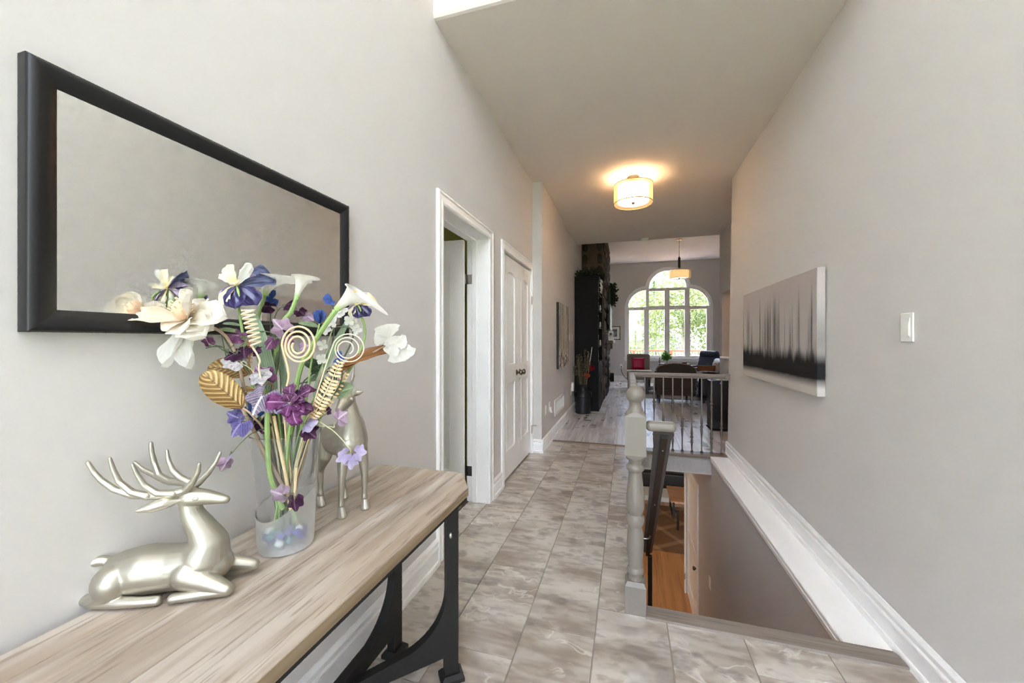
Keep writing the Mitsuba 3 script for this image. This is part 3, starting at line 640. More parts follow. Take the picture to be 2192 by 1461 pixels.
# ---- mirror
mat('frame_black', lin(26, 27, 28), 0.38, 0.4)
scene['mirror_glass'] = {'type': 'conductor', 'material': 'none', 'specular_reflectance': rgb([0.88, 0.885, 0.87])}
mr = thing('wall_mirror', 'wide wall mirror in a black frame above the console table', 'mirror')
my0, my1, mz0, mz1 = 0.4025, 1.222, 1.285, 1.778
fp = [(-1.0345, 0.0), (-1.012, 0.0), (-1.0075, 0.003), (-1.004, 0.009), (-1.004, 0.015), (-1.007, 0.027), (-1.013, 0.038), (-1.017, 0.042), (-1.0345, 0.042)]
def mitre(prof, y0, y1, z0, z1, side):
    L = [];
    for x, o in prof:
        if side == 'top': L.append(((x, y0 + o, z1 - o), (x, y1 - o, z1 - o)))
        elif side == 'bottom': L.append(((x, y0 + o, z0 + o), (x, y1 - o, z0 + o)))
        elif side == 'near': L.append(((x, y0 + o, z0 + o), (x, y0 + o, z1 - o)))
        else: L.append(((x, y1 - o, z0 + o), (x, y1 - o, z1 - o)))
    v = np.array([a for a, _ in L] + [b for _, b in L]); k = len(L); F = []
    for j in range(k):
        a, b = j, (j + 1) % k; F += [[a, b, b + k], [a, b + k, a + k]]
    for j in range(1, k - 1): F += [[0, j, j + 1], [k, k + j + 1, k + j]]
    m = tm(v, F); m.fix_normals(); return m
for s_ in ('top', 'bottom', 'near', 'far'): part(mr, 'frame_side', mitre(fp, my0, my1, mz0, mz1, s_), 'frame_black', smooth=35)
gm = box(-1.026, -1.0165, my0 + .037, my1 - .037, mz0 + .037, mz1 - .037)
part(mr, 'glass', gm, 'mirror_glass')

# ---- canvas on the right wall
def mono_fn(p, n, uv):
    y, z = p.y, p.z
    sky = mix(lin(178, 172, 168), lin(196, 191, 186), fbm(y * 2.2, z * 0.8, 0, 2))
    sky = mix(sky, lin(186, 172, 170), 0.5 * smoothstep(1.35, 1.62, z))
    br = mi.Float(0)
    for yc, w, a, top in TRUNKS:
        wob = yc + 0.006 * (noise(z * 4, yc * 9) - 0.5)
        d = dr.abs(y - wob) / w
        br = dr.maximum(br, a * dr.exp(-d * d) * (1 - smoothstep(top - 0.28, top, z)))
        br = dr.maximum(br, 0.85 * dr.exp(-dr.square((y - wob) / (w * 2.2 + 0.05 * smoothstep(1.26, 1.10, z)))) * (1 - smoothstep(1.16, 1.33, z)) * a)
    st = smoothstep(0.50, 0.80, 0.55 * noise(y * 24, 1.0) + 0.45 * noise(y * 60, z * 1.5)) * (1 - smoothstep(1.36, 1.66, z + 0.15 * noise(y * 9, 4.0)))
    br = dr.maximum(br, 0.55 * st)
    hor = 1.105 + 0.03 * noise(y * 14, 0) + 0.03 * noise(y * 40, 5)
    gr = (1 - smoothstep(hor, hor + 0.09, z)) * smoothstep(1.015, 1.055, z + 0.012 * noise(y * 20, 2))
    c = mix(sky, lin(30, 30, 32), dr.minimum(br, 1))
    c = mix(c, lin(20, 20, 22), gr)
    c = mix(c, mix(lin(120, 114, 112), lin(198, 192, 186), smoothstep(1.035, 0.985, z)), 1 - smoothstep(1.02, 1.05, z))
    return c
TRUNKS = [(3.893, .030, .5, 1.62), (3.80, .014, .75, 1.50), (3.584, .012, .8, 1.66), (3.518, .010, .55, 1.50), (3.40, .028, .8, 1.62), (3.352, .012, .85, 1.64), (3.262, .034, .75, 1.66), (3.238, .012, .7, 1.45),
          (3.175, .010, .6, 1.64), (3.073, .006, .5, 1.55), (2.98, .010, .8, 1.50), (2.945, .008, .5, 1.58), (2.842, .007, .8, 1.66), (2.707, .012, .45, 1.50), (2.668, .008, .95, 1.66), (2.62, .016, .4, 1.3), (4.03, .02, .5, 1.35)]
mat('mono_print', proc(mono_fn), 0.45, 0.4)
cv = thing('forest_canvas', 'black and white canvas of blurred tree trunks on the right wall', 'painting')
part(cv, 'canvas', box(1.034, 1.0755, 2.60, 4.06, 0.948, 1.688, 0.003), 'mono_print')
mat('stretcher_wood', lin(190, 170, 140), 0.7)
part(cv, 'stretcher_bar', cat(box(1.071, 1.0768, 2.63, 4.03, 0.96, 1.0), box(1.071, 1.078, 2.63, 4.03, 1.60, 1.66)), 'stretcher_wood')
# ---- canvas on the left wall
def birch_fn(p, n, uv):
    y, z = p.y, p.z
    s = fbm(y * 26 + 0.5 * fbm(y * 6, z * 4), z * 2.2, 0, 4); t = fbm(y * 40, z * 26, 3, 3)
    c = mix(lin(112, 104, 84), lin(178, 168, 142), smoothstep(0.35, 0.62, s))
    c = mix(c, lin(96, 88, 70), smoothstep(0.62, 0.78, fbm(y * 34, z * 1.2, 9, 3)) * 0.8)
    low = 1 - smoothstep(0.98, 1.30, z + 0.12 * fbm(y * 12, z * 3, 1, 2))
    c = mix(c, mix(lin(92, 52, 50), lin(226, 218, 204), smoothstep(0.47, 0.60, t)), low)
    return c
mat('birch_print', proc(birch_fn), 0.55, 0.3)
mat('canvas_black', lin(24, 24, 25), 0.6)
c2 = thing('birch_canvas', 'canvas of pale birch trunks with dark red ground on the left wall', 'painting')
part(c2, 'painted_face', box(-0.8885, -0.8865, 5.196, 6.062, 0.879, 1.788), 'birch_print')
part(c2, 'side', box(-0.9246, -0.8886, 5.195, 6.063, 0.878, 1.789, 0.002), 'canvas_black', label='black painted canvas edge')

# ---- switches, outlets, vent
def plate(key, X, y, z, nx, w=0.072, h=0.116, kind='toggle'):
    """cover plate on a wall x = X, facing nx"""
    a, b = (X, X + nx * 0.006); lo, hi = min(a, b), max(a, b)
    part(key, 'plate', box(lo, hi, y - w / 2, y + w / 2, z - h / 2, z + h / 2, 0.0022), 'outlet_white')
    c, d = (X + nx * 0.004, X + nx * 0.0095)
    if kind == 'rocker':
        part(key, 'rocker', unman(m3.Manifold.batch_hull([man(box(min(c, d), max(c, d), y - .017, y + .017, z - .034, z + .0)), man(box(min(c, X + nx * .0075), max(c, X + nx * .0075), y - .017, y + .017, z - .034, z + .034))])), 'outlet_white')
        part(key, 'bezel', ext(rect(y - .021, y + .021, z - .038, z + .038).difference(rect(y - .0175, y + .0175, z - .0345, z + .0345)), 0.003, 'yz', X + (0.0045 if nx > 0 else -0.0075)), 'outlet_white')
    elif kind == 'toggle':
        part(key, 'toggle', unman(m3.Manifold.batch_hull([man(box(min(c, X + nx * .006), max(c, X + nx * .006), y - .005, y + .005, z - .012, z + .012)), man(box(min(c, X + nx * .02), max(c, X + nx * .02), y - .004, y + .004, z + .004, z + .012))])), 'outlet_white')
    else:
        for dz in (-.02, .02): part(key, 'socket', box(min(c, X + nx * .0075), max(c, X + nx * .0075), y - .016, y + .016, z + dz - .014, z + dz + .014, 0.002), 'outlet_white')
k = thing('light_switch', 'white rocker light switch on the right wall nearest the camera', 'light switch'); plate(k, 1.081, 1.94, 1.322, -1, kind='rocker')
k = thing('light_switch', 'white light switch just past the birch canvas, nearer to it of two', 'light switch'); plate(k, XJ, 6.41, 1.32, 1)
k = thing('light_switch', 'white light switch past the birch canvas, nearer the black bookcase', 'light switch'); plate(k, XJ, 6.76, 1.32, 1)
k = thing('wall_outlet', 'white wall outlet near the wall corner, left of the air vent', 'outlet'); plate(k, XJ, 4.47, 0.445, 1, kind='outlet')
k = thing('wall_outlet', 'white wall outlet holding the night light, beside the air vent', 'outlet'); plate(k, XJ, 4.69, 0.455, 1, kind='outlet')
k = thing('night_light', 'small white night light plugged in beside the air vent', 'night light')
part(k, 'body', rbox(XJ + .0078, XJ + .03, 4.665, 4.715, .40, .45, .008), 'outlet_white', smooth=40); part(k, 'lens', rbox(XJ + .012, XJ + .04, 4.672, 4.708, .375, .405, .01), 'outlet_white', smooth=40)
k = thing('wall_outlet', 'white wall outlet close to the milk can', 'outlet'); plate(k, XJ, 6.60, 0.40, 1, kind='outlet')
k = thing('air_freshener', 'white plug-in air freshener by the milk can', 'air freshener')
part(k, 'body', rbox(XJ + .0078, XJ + .05, 6.565, 6.635, .40, .54, .016), 'outlet_white', smooth=40); part(k, 'cap', rbox(XJ + .012, XJ + .044, 6.575, 6.625, .535, .56, .01), 'outlet_white', smooth=40)
vn = thing('air_vent', 'white slatted return air vent low on the left wall', 'vent')
part(vn, 'frame', ext(rect(5.03, 5.80, 0.265, 0.475).difference(rect(5.06, 5.77, 0.293, 0.447)), 0.012, 'yz', XJ), 'outlet_white')
for i in range(19): part(vn, 'louver', move(box(-0.001, 0.005, -0.004, 0.004, 0.295, 0.445), XJ + 0.001, 5.075 + i * 0.038, 0, rz=0), 'outlet_white')
part(vn, 'back', box(XJ, XJ + 0.001, 5.05, 5.78, 0.285, 0.455), 'vent_grey')
mat('vent_grey', lin(120, 118, 114), 0.7)
# ================================================================ the two deer
mat('champagne_metal', lin(188, 183, 170), 0.40, metal=0.88)
mat('champagne_bright', lin(226, 222, 210), 0.22, metal=0.88)
def place(m, o, f):
    """local (along f, lateral to its left, up) to world"""
    f = np.array([*f, 0.0]) / np.linalg.norm(f); l = np.cross([0, 0, 1], f); v = m.vertices
    return tm(np.asarray(o) + np.outer(v[:, 0], f) + np.outer(v[:, 1], l) + np.outer(v[:, 2], [0, 0, 1]), m.faces)
O1, F1 = (-1.029, 0.519, 0.7415), (0.888, 0.459)
ly_ = thing('lying_deer_figurine', 'champagne metal stag lying on the console table', 'figurine')
body = bones([
    [((.041, 0, .047), .0455), ((.075, 0, .051), .048), ((.125, 0, .050), .045), ((.175, 0, .053), .046), ((.198, 0, .050), .036)],
    [((.182, 0, .062), .046), ((.191, 0, .092), .035), ((.177, 0, .125), .0265), ((.160, 0, .155), .0215), ((.152, 0, .182), .0180), ((.153, 0, .194), .0205)],
    [((.156, 0, .194), .021), ((.184, 0, .193), .0155), ((.221, 0, .185), .0085)],
    [((.014, 0, .074), .008), ((-.006, -.002, .078), .010), ((-.016, -.004, .077), .0105)],
    [((.034, -.022, .044), .037), ((.036, -.028, .030), .027), ((.004, -.034, .014), .013), ((.050, -.043, .012), .011), ((.090, -.047, .0105), .0095), ((.122, -.047, .0095), .009)],
    [((.004, -.030, .014), .014), ((-.024, -.018, .010), .0095)],
    [((.034, .022, .044), .037), ((.036, .028, .030), .027), ((.004, .034, .014), .013), ((.05, .043, .012), .011), ((.10, .047, .010), .009)],
    [((.165, -.022, .046), .033), ((.195, -.032, .034), .022), ((.243, -.040, .0135), .0125)],
    [((.243, -.040, .0125), .012), ((.195, -.045, .0115), .0095), ((.150, -.047, .0105), .0095)],
    [((.175, .022, .046), .030), ((.215, .030, .034), .018), ((.262, .034, .022), .0115)],
    [((.262, .034, .020), .0115), ((.225, .030, .011), .009), ((.195, .030, .0105), .009)]], 0.0042, 26, 24)
part(ly_, 'body', place(body, O1, F1), 'champagne_metal', smooth=True)
for s_ in (-1, 1):
    e = bones([[((.142, .014 * s_, .194), .005), ((.120, .024 * s_, .194), .0115), ((.102, .030 * s_, .190), .0105), ((.082, .038 * s_, .188), .003)]], 0.004, 4)
    e.vertices[:, 1] = e.vertices[:, 1] * 1.0; part(ly_, 'ear', place(e, O1, F1), 'champagne_bright', smooth=True)
    part(ly_, 'eye', place(move(trimesh.creation.icosphere(2, 1.0), .172, .0155 * s_, .196, s=(.0075, .004, .0042)), O1, F1), 'champagne_bright', smooth=True)
B = [(.150, .213), (.130, .209), (.098, .2095), (.064, .215), (.036, .230), (.014, .250), (.001, .268), (-.008, .286)]
def antler(beam, tines, s_, spread):
    def lat(q, w): return (q[0], s_ * w, q[1])
    n_ = len(beam); chains = [[(lat(q, .010 + spread * min(i / 4, 1)), .0098 - .0060 * i / (n_ - 1)) for i, q in enumerate(beam)]]
    for t, w0, w1 in tines: chains.append([(lat(q, w0 + (w1 - w0) * i / (len(t) - 1)), .0082 - .0050 * i / (len(t) - 1)) for i, q in enumerate(t)])
    return bones(chains, 0.0035, 4, 10)
part(ly_, 'antler', place(antler(B, [([(.134, .210), (.106, .214), (.085, .233), (.074, .257), (.068, .277)], .018, .028), ([(.090, .211), (.064, .221), (.043, .244), (.033, .272), (.029, .292)], .024, .028), ([(.152, .214), (.167, .231), (.178, .252), (.182, .270)], .012, .020)], -1, .018), O1, F1), 'champagne_metal', smooth=True)
B2 = [(.155, .216), (.130, .222), (.10, .222), (.074, .234), (.060, .260), (.055, .284), (.054, .303)]
part(ly_, 'antler', place(antler(B2, [([(.145, .222), (.125, .232), (.109, .246), (.098, .268), (.093, .288)], .014, .03), ([(.092, .224), (.07, .232), (.04, .246), (.018, .262)], .03, .05), ([(.160, .218), (.178, .238), (.192, .260), (.199, .280)], .012, .024)], 1, .034), O1, F1), 'champagne_metal', smooth=True)
# standing deer
O2, F2 = (-0.868, 1.020, 0.7415), (0.927, -0.374)
sd = thing('standing_deer_figurine', 'champagne metal deer standing behind the glass vase', 'figurine')
ch_ = [[((-.062, 0, .208), .046), ((-.02, 0, .208), .047), ((.036, 0, .216), .053), ((.052, 0, .216), .050)],
       [((.048, 0, .230), .050), ((.048, 0, .266), .041), ((.043, 0, .297), .031), ((.038, 0, .318), .0255), ((.034, -.002, .338), .024)],
       [((.034, -.003, .342), .025), ((.048, -.020, .336), .0195), ((.064, -.042, .322), .0125)], [((-.092, 0, .228), .010), ((-.108, 0, .218), .008), ((-.112, 0, .205), .005)]]
for s_ in (-1, 1):
    ch_ += [[((.058, .022 * s_, .205), .026), ((.064, .034 * s_, .150), .0150), ((.066, .037 * s_, .110), .0110), ((.064, .038 * s_, .050), .0078), ((.064, .038 * s_, .034), .0095)],
            [((-.058, .020 * s_, .205), .031), ((-.050, .032 * s_, .155), .019), ((-.074, .036 * s_, .112), .0115), ((-.070, .037 * s_, .050), .0078), ((-.068, .037 * s_, .034), .0095)]]
part(sd, 'body', place(bones(ch_, 0.0042, 22, 24), O2, F2), 'champagne_metal', smooth=True)
for s_ in (-1, 1):
    for fx in (.064, -.068):
        hf = trimesh.convex.convex_hull(np.array([[fx + a, .038 * s_ + b, z] for z, r, fo in ((0.0, .0145, .004), (.005, .0145, .004), (.030, .0095, 0)) for a, b in [(r * math.cos(t) + fo, r * .9 * math.sin(t)) for t in np.linspace(0, 6.28, 12, endpoint=False)]]))
        part(sd, 'hoof', place(hf, O2, F2), 'champagne_bright', smooth=30)
    e = bones([[((.030 + .012 * s_, .012 * s_, .356), .005), ((.026 + .028 * s_, .022 * s_, .364), .009), ((.020 + .042 * s_, .034 * s_, .368), .003)]], 0.004, 4); part(sd, 'ear', place(e, O2, F2), 'champagne_metal', smooth=True)
    part(sd, 'eye', place(move(trimesh.creation.icosphere(2, 1.0), 0.046 + .014 * s_, -.014 + .011 * s_, .348, s=(.006, .004, .005)), O2, F2), 'champagne_bright', smooth=True)
    part(sd, 'antler', place(bones([[((.030 + .007 * s_, .006 * s_, .360), .005), ((.026 + .010 * s_, .010 * s_, .400), .004), ((.02 + .014 * s_, .018 * s_, .43), .003), ((.022 + .014 * s_, .02 * s_, .450), .0018)], [((.027 + .009 * s_, .01 * s_, .394), .0035), ((.04 + .012 * s_, .012 * s_, .42), .0018)]], 0.004, 3, 10), O2, F2), 'champagne_metal', smooth=True)
# ================================================================ glass vase with the dried and silk bouquet
VX, VY, VZ = -0.843, 0.786, 0.7412
RT, UP, TO = np.array([0.958, 0.287, 0]), np.array([0, 0, 1.0]), np.array([0.287, -0.958, 0])   # along the wall to the room, up, to the door
def W(r, u, b): return r * RT + u * UP + b * TO
def unit(v): v = np.asarray(v, float); return v / (np.linalg.norm(v) + 1e-12)
scene['vase_glass'] = {'type': 'dielectric', 'int_ior': 1.5, 'ext_ior': 1.0, 'specular_transmittance': rgb([0.975, 0.98, 0.98])}
scene['frosted_glass'] = {'type': 'blendbsdf', 'weight': 0.3, 'clear': {'type': 'thindielectric', 'int_ior': 1.5}, 'milky': {'type': 'principledthin', 'base_color': rgb(lin(250, 252, 253)), 'roughness': 0.5, 'spec_trans': 0.0, 'diff_trans': 1.1, 'eta': 1.4}}
vs = thing('glass_vase', 'flared clear glass vase with a frosted lower half', 'vase')
vprof = [(.062, .004), (.0645, .02), (.066, .06), (.068, .11), (.071, .17), (.0755, .23), (.082, .293)]
def vr(z): q = np.array(vprof); return float(np.interp(z, q[:, 1], q[:, 0]))
A_ = np.linspace(0, 2 * np.pi, 65)
def zfr(a): return 0.118 + 0.026 * math.sin(a + 0.6) + 0.010 * math.sin(2 * a + 1.0)
def wall(z0f, z1f, n=14): return grid(np.array([[[VX + vr(z) * math.cos(a), VY + vr(z) * math.sin(a), VZ + z] for z in np.linspace(z0f(a), z1f(a), n)] for a in A_]))
def wall2(z0f, z1f, t=.0035, n=14):
    zs = lambda a: np.linspace(z0f(a), z1f(a), n)
    P = np.array([[[VX + (vr(z) - o) * math.cos(a), VY + (vr(z) - o) * math.sin(a), VZ + z] for z, o in [(z, 0.0) for z in zs(a)] + [(z1f(a) + .0012, t / 2)] + [(z, t) for z in zs(a)[::-1]] + [(z0f(a) - .0005, t / 2), (z0f(a), 0.0)]] for a in A_])
    m = grid(P); m.merge_vertices(); m.fix_normals(); return m
part(vs, 'clear_wall', wall2(lambda a: zfr(a) + .001, lambda a: 0.293), 'vase_glass', smooth=40)
part(vs, 'frosted_wall', wall(lambda a: 0.004, zfr), 'frosted_glass', smooth=True, label='frosted lower wall')
part(vs, 'base', lathe([(0, 0), (.055, 0), (.062, .004), (.060, .014), (0, .016)], 48, VX, VY, VZ), 'frosted_glass', smooth=40)

leafmat('petal_cream', proc(lambda p, n, uv: mix(lin(216, 206, 186), lin(228, 223, 212), smoothstep(0.1, 0.7, uv.x) ) * (0.93 + 0.1 * noise(uv.x * 7, uv.y * 22))), 0.7, 0.6)
leafmat('petal_beige', proc(lambda p, n, uv: mix(lin(214, 192, 168), lin(226, 214, 196), uv.x) * (0.9 + 0.14 * noise(uv.x * 5, uv.y * 26))), 0.6, 0.6)
leafmat('petal_white', proc(lambda p, n, uv: mix(lin(214, 212, 204), lin(228, 227, 222), uv.x) * (0.95 + 0.07 * noise(uv.x * 4, uv.y * 30))), 0.8, 0.5)
leafmat('petal_yellow', proc(lambda p, n, uv: mix(lin(226, 206, 140), lin(240, 234, 208), smoothstep(0.1, 0.6, uv.x))), 0.7, 0.6)
leafmat('petal_indigo', proc(lambda p, n, uv: mix(mix(lin(46, 38, 70), lin(92, 88, 132), noise(uv.x * 4, uv.y * 16)), lin(156, 158, 186), smoothstep(0.5, 0.9, noise(uv.x * 3 + 4, uv.y * 9)) * 0.8)), 0.4, 0.6)
leafmat('petal_slate', proc(lambda p, n, uv: mix(lin(58, 62, 88), lin(112, 118, 146), noise(uv.x * 5, uv.y * 20))), 0.4, 0.6)
leafmat('petal_lavender', proc(lambda p, n, uv: mix(lin(148, 136, 176), lin(192, 182, 208), uv.x * 0.7 + 0.3 * noise(uv.x * 5, uv.y * 12))), 0.7, 0.6)
leafmat('petal_blue', proc(lambda p, n, uv: mix(lin(34, 48, 110), lin(92, 116, 176), uv.x * 0.6 + 0.4 * noise(uv.x * 4, uv.y * 9))), 0.4, 0.6)
leafmat('calla_spathe', proc(lambda p, n, uv: mix(lin(190, 220, 150), lin(232, 231, 226), smoothstep(0.02, 0.34, uv.x))), 0.6, 0.35)
def veined(c0, c1, cv, nv=7.0):
    def fn(p, n, uv):
        v = dr.abs(uv.y - 0.5) * 2
        k = dr.abs(dr.sin((uv.x * nv - v * nv * 0.55) * 3.14159))
        mid = smoothstep(0.10, 0.03, v)
        c = mix(c0, c1, noise(uv.x * 6, uv.y * 8))
        return mix(c, cv, dr.maximum(mid, smoothstep(0.28, 0.06, k) * 0.75))
    return proc(fn)
mat('gold_paint', proc(lambda p, n, uv: mix(lin(124, 96, 56), lin(180, 150, 100), 0.5 + 0.5 * dr.sin((uv.x * 8 - dr.abs(uv.y - 0.5) * 4.4) * 6.28)) * (1 - 0.4 * smoothstep(0.035, 0.01, dr.abs(uv.y - 0.5)))), 0.36, metal=0.45)
mat('brown_skin', veined(lin(124, 82, 48), lin(146, 98, 60), lin(104, 68, 42), 5.0), 0.5, 0.4)
leafmat('leaf_green', veined(lin(96, 112, 84), lin(132, 148, 116), lin(158, 170, 140)), 0.4, 0.5)
leafmat('leaf_strap', proc(lambda p, n, uv: mix(lin(108, 132, 108), lin(168, 186, 158), 0.5 * noise(uv.x * 5, uv.y * 3) + 0.5 * dr.abs(dr.sin(uv.y * 22)))), 0.4, 0.5)
leafmat('leaf_dark', veined(lin(52, 66, 50), lin(78, 92, 70), lin(98, 112, 88)), 0.3, 0.5)
leafmat('ivy_purple', veined(lin(78, 42, 74), lin(126, 82, 118), lin(168, 136, 160)), 0.4, 0.5)
leafmat('ivy_dark', veined(lin(42, 24, 40), lin(72, 44, 66), lin(98, 72, 92)), 0.3, 0.5)
leafmat('ivy_mauve', veined(lin(140, 112, 136), lin(172, 148, 168), lin(200, 184, 198)), 0.5, 0.5)
leafmat('ivy_grey', veined(lin(104, 92, 116), lin(142, 130, 150), lin(226, 222, 228), 8.0), 0.4, 0.5)
leafmat('coleus', veined(lin(92, 40, 84), lin(128, 74, 122), lin(184, 140, 178), 8.0), 0.35, 0.5)
leafmat('ivy_blue', veined(lin(80, 74, 124), lin(116, 106, 154), lin(150, 142, 182)), 0.4, 0.5)
leafmat('lace_grey', proc(lambda p, n, uv: mix(lin(150, 144, 150), lin(206, 202, 204), noise(uv.x * 12, uv.y * 14))), 0.6, 0.6)
mat('stem_green', lin(142, 170, 104), 0.5); mat('stem_pale', lin(176, 178, 140), 0.55); mat('stem_brown', lin(158, 138, 118), 0.6); mat('stem_dark', lin(78, 88, 66), 0.6)
mat('rattan', lin(218, 190, 150), 0.5); mat('rattan_pale', lin(224, 208, 178), 0.5); mat('fern_straw', lin(214, 184, 142), 0.6); mat('pod_tan', lin(214, 178, 146), 0.6)

def petal(o, d, nrm, L, Wd, bend=0.4, cup=0.25, ruf=0.0, a=0.8, b=0.45, seed=0.0, base=0.12, n=12, m=11, rib=0.0):
    d = unit(d); s = unit(np.cross(nrm, d)); nn = np.cross(d, s)
    u = np.linspace(0, 1, n); v = np.linspace(-1, 1, m); um = a / (a + b)
    w = Wd / 2 * np.maximum(u ** a * (1 - u) ** b / (um ** a * (1 - um) ** b), base * (1 - u)); w[-1] = Wd * 0.015
    ph = bend * (u - u[1] / 2); x = np.concatenate([[0], np.cumsum(np.cos(ph[1:]) * L / (n - 1))]); z = -np.concatenate([[0], np.cumsum(np.sin(ph[1:]) * L / (n - 1))])
    U, V = np.meshgrid(u, v, indexing='ij'); ww = w[:, None]
    zz = z[:, None] + cup * V ** 2 * ww + ruf * L * (np.sin(seed * 1.7 + V * 6.5 + U * 4) + .6 * np.sin(seed * 3.1 + V * 11 - U * 9)) * U * np.abs(V) + rib * L * np.sin(2 * np.pi * (8 * U - 2.2 * np.abs(V))) * (1 - U ** 4)
    V = V * (1 + 0.08 * np.sin(seed * 5 + U * 19)) if ruf else V
    P = np.asarray(o) + x[:, None, None] * d + (V * ww)[..., None] * s + zz[..., None] * nn
    return grid(P), np.stack([U.ravel(), V.ravel() * 0.5 + 0.5], 1)
def add_petal(par, name, m_, *a_, **k_):
    g, uv = petal(*a_, **k_); return part(par, name, g, m_, smooth=True, uv=uv)
def ivy(o, d, nrm, S, cup=0.15, seed=0):
    d = unit(d); s = unit(np.cross(nrm, d)); nn = np.cross(d, s); th = np.linspace(-2.75, 2.75, 45); r = np.linspace(0.0, 1, 5)
    S = S * 1.22; R = 0.68 + np.maximum.reduce([0.36 * np.exp(-(th / .33) ** 2), 0.26 * np.exp(-((np.abs(th) - 1.05) / .32) ** 2), 0.16 * np.exp(-((np.abs(th) - 2.1) / .35) ** 2)])
    P = np.array([[np.asarray(o) + S * 0.42 * d + S * 0.6 * rr * q * (math.cos(t) * d + math.sin(t) * s) + S * nn * (-cup * rr ** 2 + 0.05 * rr * math.sin(4 * t + seed)) for rr in r] for t, q in zip(th, R)])
    uvx = np.array([[0.4 + 0.6 * rr * math.cos(t) for rr in r] for t in th]); uvy = np.array([[0.5 + 0.5 * rr * math.sin(t) for rr in r] for t in th])
    return grid(P), np.stack([uvx.ravel(), uvy.ravel()], 1)
def add_ivy(par, m_, *a_, **k_):
    g, uv = ivy(*a_, **k_); return part(par, 'leaf', g, m_, smooth=True, uv=uv)
def stem_path(head, d0, bottom=None, lean=None):
    """from a flower head down through the mouth of the vase to its floor"""
    h = np.asarray(head, float); c = np.array([VX, VY, 0]); q = (h - c) * [1, 1, 0]; L = np.linalg.norm(q) + 1e-9; q /= L
    rimp = c + q * min(0.064, 0.45 * L) + [0, 0, VZ + 0.285]
    k = np.random.default_rng(int(abs(h @ [917, 331, 77]) * 1000) % 99991)
    bot = c - q * k.uniform(0.005, 0.035) + np.array([k.uniform(-.018, .018), k.uniform(-.018, .018), VZ + k.uniform(.03, .075)])
    midp = h - unit(d0) * 0.3 * np.linalg.norm(h - rimp)
    return [h, midp, rimp, bot]
def stem(par, head, d0, r0, r1, m_, name='stem', path=None):
    return part(par, name, tube(path or stem_path(head, d0), np.linspace(r0, r1, 4) if path is None else np.linspace(r0, r1, len(path)), 7, 7), m_, smooth=40)
G = 'stems in the glass vase'

# -- magnolia
mg = thing('magnolia_stem', 'large cream dried magnolia bloom at the left of the bouquet', 'flower')
c0 = np.array((-0.9397, 0.6164, 1.3159))
for dr_, L, w_, m_, bd in ((W(-1, .02, .25), .125, .045, 'petal_beige', -.25), (W(.30, .85, .1), .070, .058, 'petal_cream', -.3), (W(.95, .25, .2), .085, .075, 'petal_cream', .5), (W(.75, -.35, .6), .075, .070, 'petal_cream', .6), (W(.2, -.5, .9), .055, .06, 'petal_cream', .4),
                          (W(-.32, -.95, .2), .112, .046, 'petal_white', .1), (W(.16, -1, .25), .112, .040, 'petal_white', .2), (W(-.5, .5, -.5), .06, .05, 'petal_beige', .2), (W(.1, .7, -.6), .065, .055, 'petal_cream', .1), (W(.6, .75, .3), .068, .050, 'petal_cream', -.5), (W(.85, -.05, .5), .070, .06, 'petal_cream', .9), (W(-.6, -.3, .6), .05, .05, 'petal_beige', .3)):
    add_petal(mg, 'petal', m_, c0, dr_, W(-.25, .6, .8), L, w_, bd, 0.35, 0.085, seed=L * 90)
pod = move(trimesh.creation.icosphere(2, 1.0), *(c0 + W(-.004, .022, .012)), s=(.017, .017, .023)); part(mg, 'pod', pod, 'pod_tan', smooth=True, label='tan seed cone')
for i in range(26):
    a = i * 2.4; z = (i / 26) * .036 - .012; r = .0175 * math.sqrt(max(0.05, 1 - (z / .024) ** 2))
    b_ = c0 + W(-.004, .022, .012) + np.array([r * math.cos(a), r * math.sin(a), z]); part(mg, 'stamen', tube([b_, b_ + np.array([.006 * math.cos(a), .006 * math.sin(a), .004])], .0012, 5, 1), 'rattan_pale')
stem(mg, c0, W(-.5, .4, .3), .0035, .004, 'stem_brown')

# -- irises
def iris(name, label, c0, sc, tilt=0.0, back='petal_slate', fall='petal_indigo'):
    k = thing(name, label, 'flower'); c0 = np.array(c0)
    S = lambda *q: W(*q)
    for d, n_, L, w_, m_, bd in ((S(-.85, .55, .1), S(0, .3, 1), .050, .018, 'petal_yellow', .2), (S(-.35, .9, .2), S(-.2, 0, 1), .052, .036, 'petal_yellow', .2), (S(.62, .75, .1), S(0, -.2, 1), .066, .026, 'petal_white', -.2), (S(-.42, -.7, .5), S(-.3, .3, 1), .060, .036, 'petal_yellow', .5),
                              (S(.35, .15, .8), S(0, .6, .6), .030, .026, 'petal_yellow', .3), (S(-.95, -.1, -.3), S(0, 1, .2), .062, .022, 'petal_lavender', .5),
                              (S(.72, .45, -.4), S(-.1, .5, 1), .085, .082, back, .7), (S(.22, -.75, .6), S(.1, .5, .8), .062, .046, fall, .55), (S(.78, -.5, .35), S(.3, .4, .8), .070, .048, fall, .75), (S(.1, .6, -.8), S(0, .6, -.6), .05, .05, 'petal_lavender', .6), (S(-.4, -.3, -.8), S(0, 1, 0), .055, .05, 'petal_yellow', .8), (S(.3, -.3, -.9), S(0, 1, 0), .055, .05, 'petal_white', .8)):
        add_petal(k, 'petal', m_, c0, d, n_, L * sc, w_ * sc, bd, 0.3, 0.085, b=0.3, seed=L * 70)
    part(k, 'beard', tube([c0 + W(.008, -.006, .012) * sc, c0 + W(.018, -.018, .022) * sc, c0 + W(.022, -.03, .024) * sc], [.002, .003, .0015], 6, 4), 'stem_green', smooth=True)
    stem(k, c0, W(-.1, .9, 0), .003, .0035, 'stem_green'); return k
iris('iris_stem', 'cream and violet iris with a slate blue back petal, highest on the left', (-0.8969, 0.697, 1.4023), 1.0)
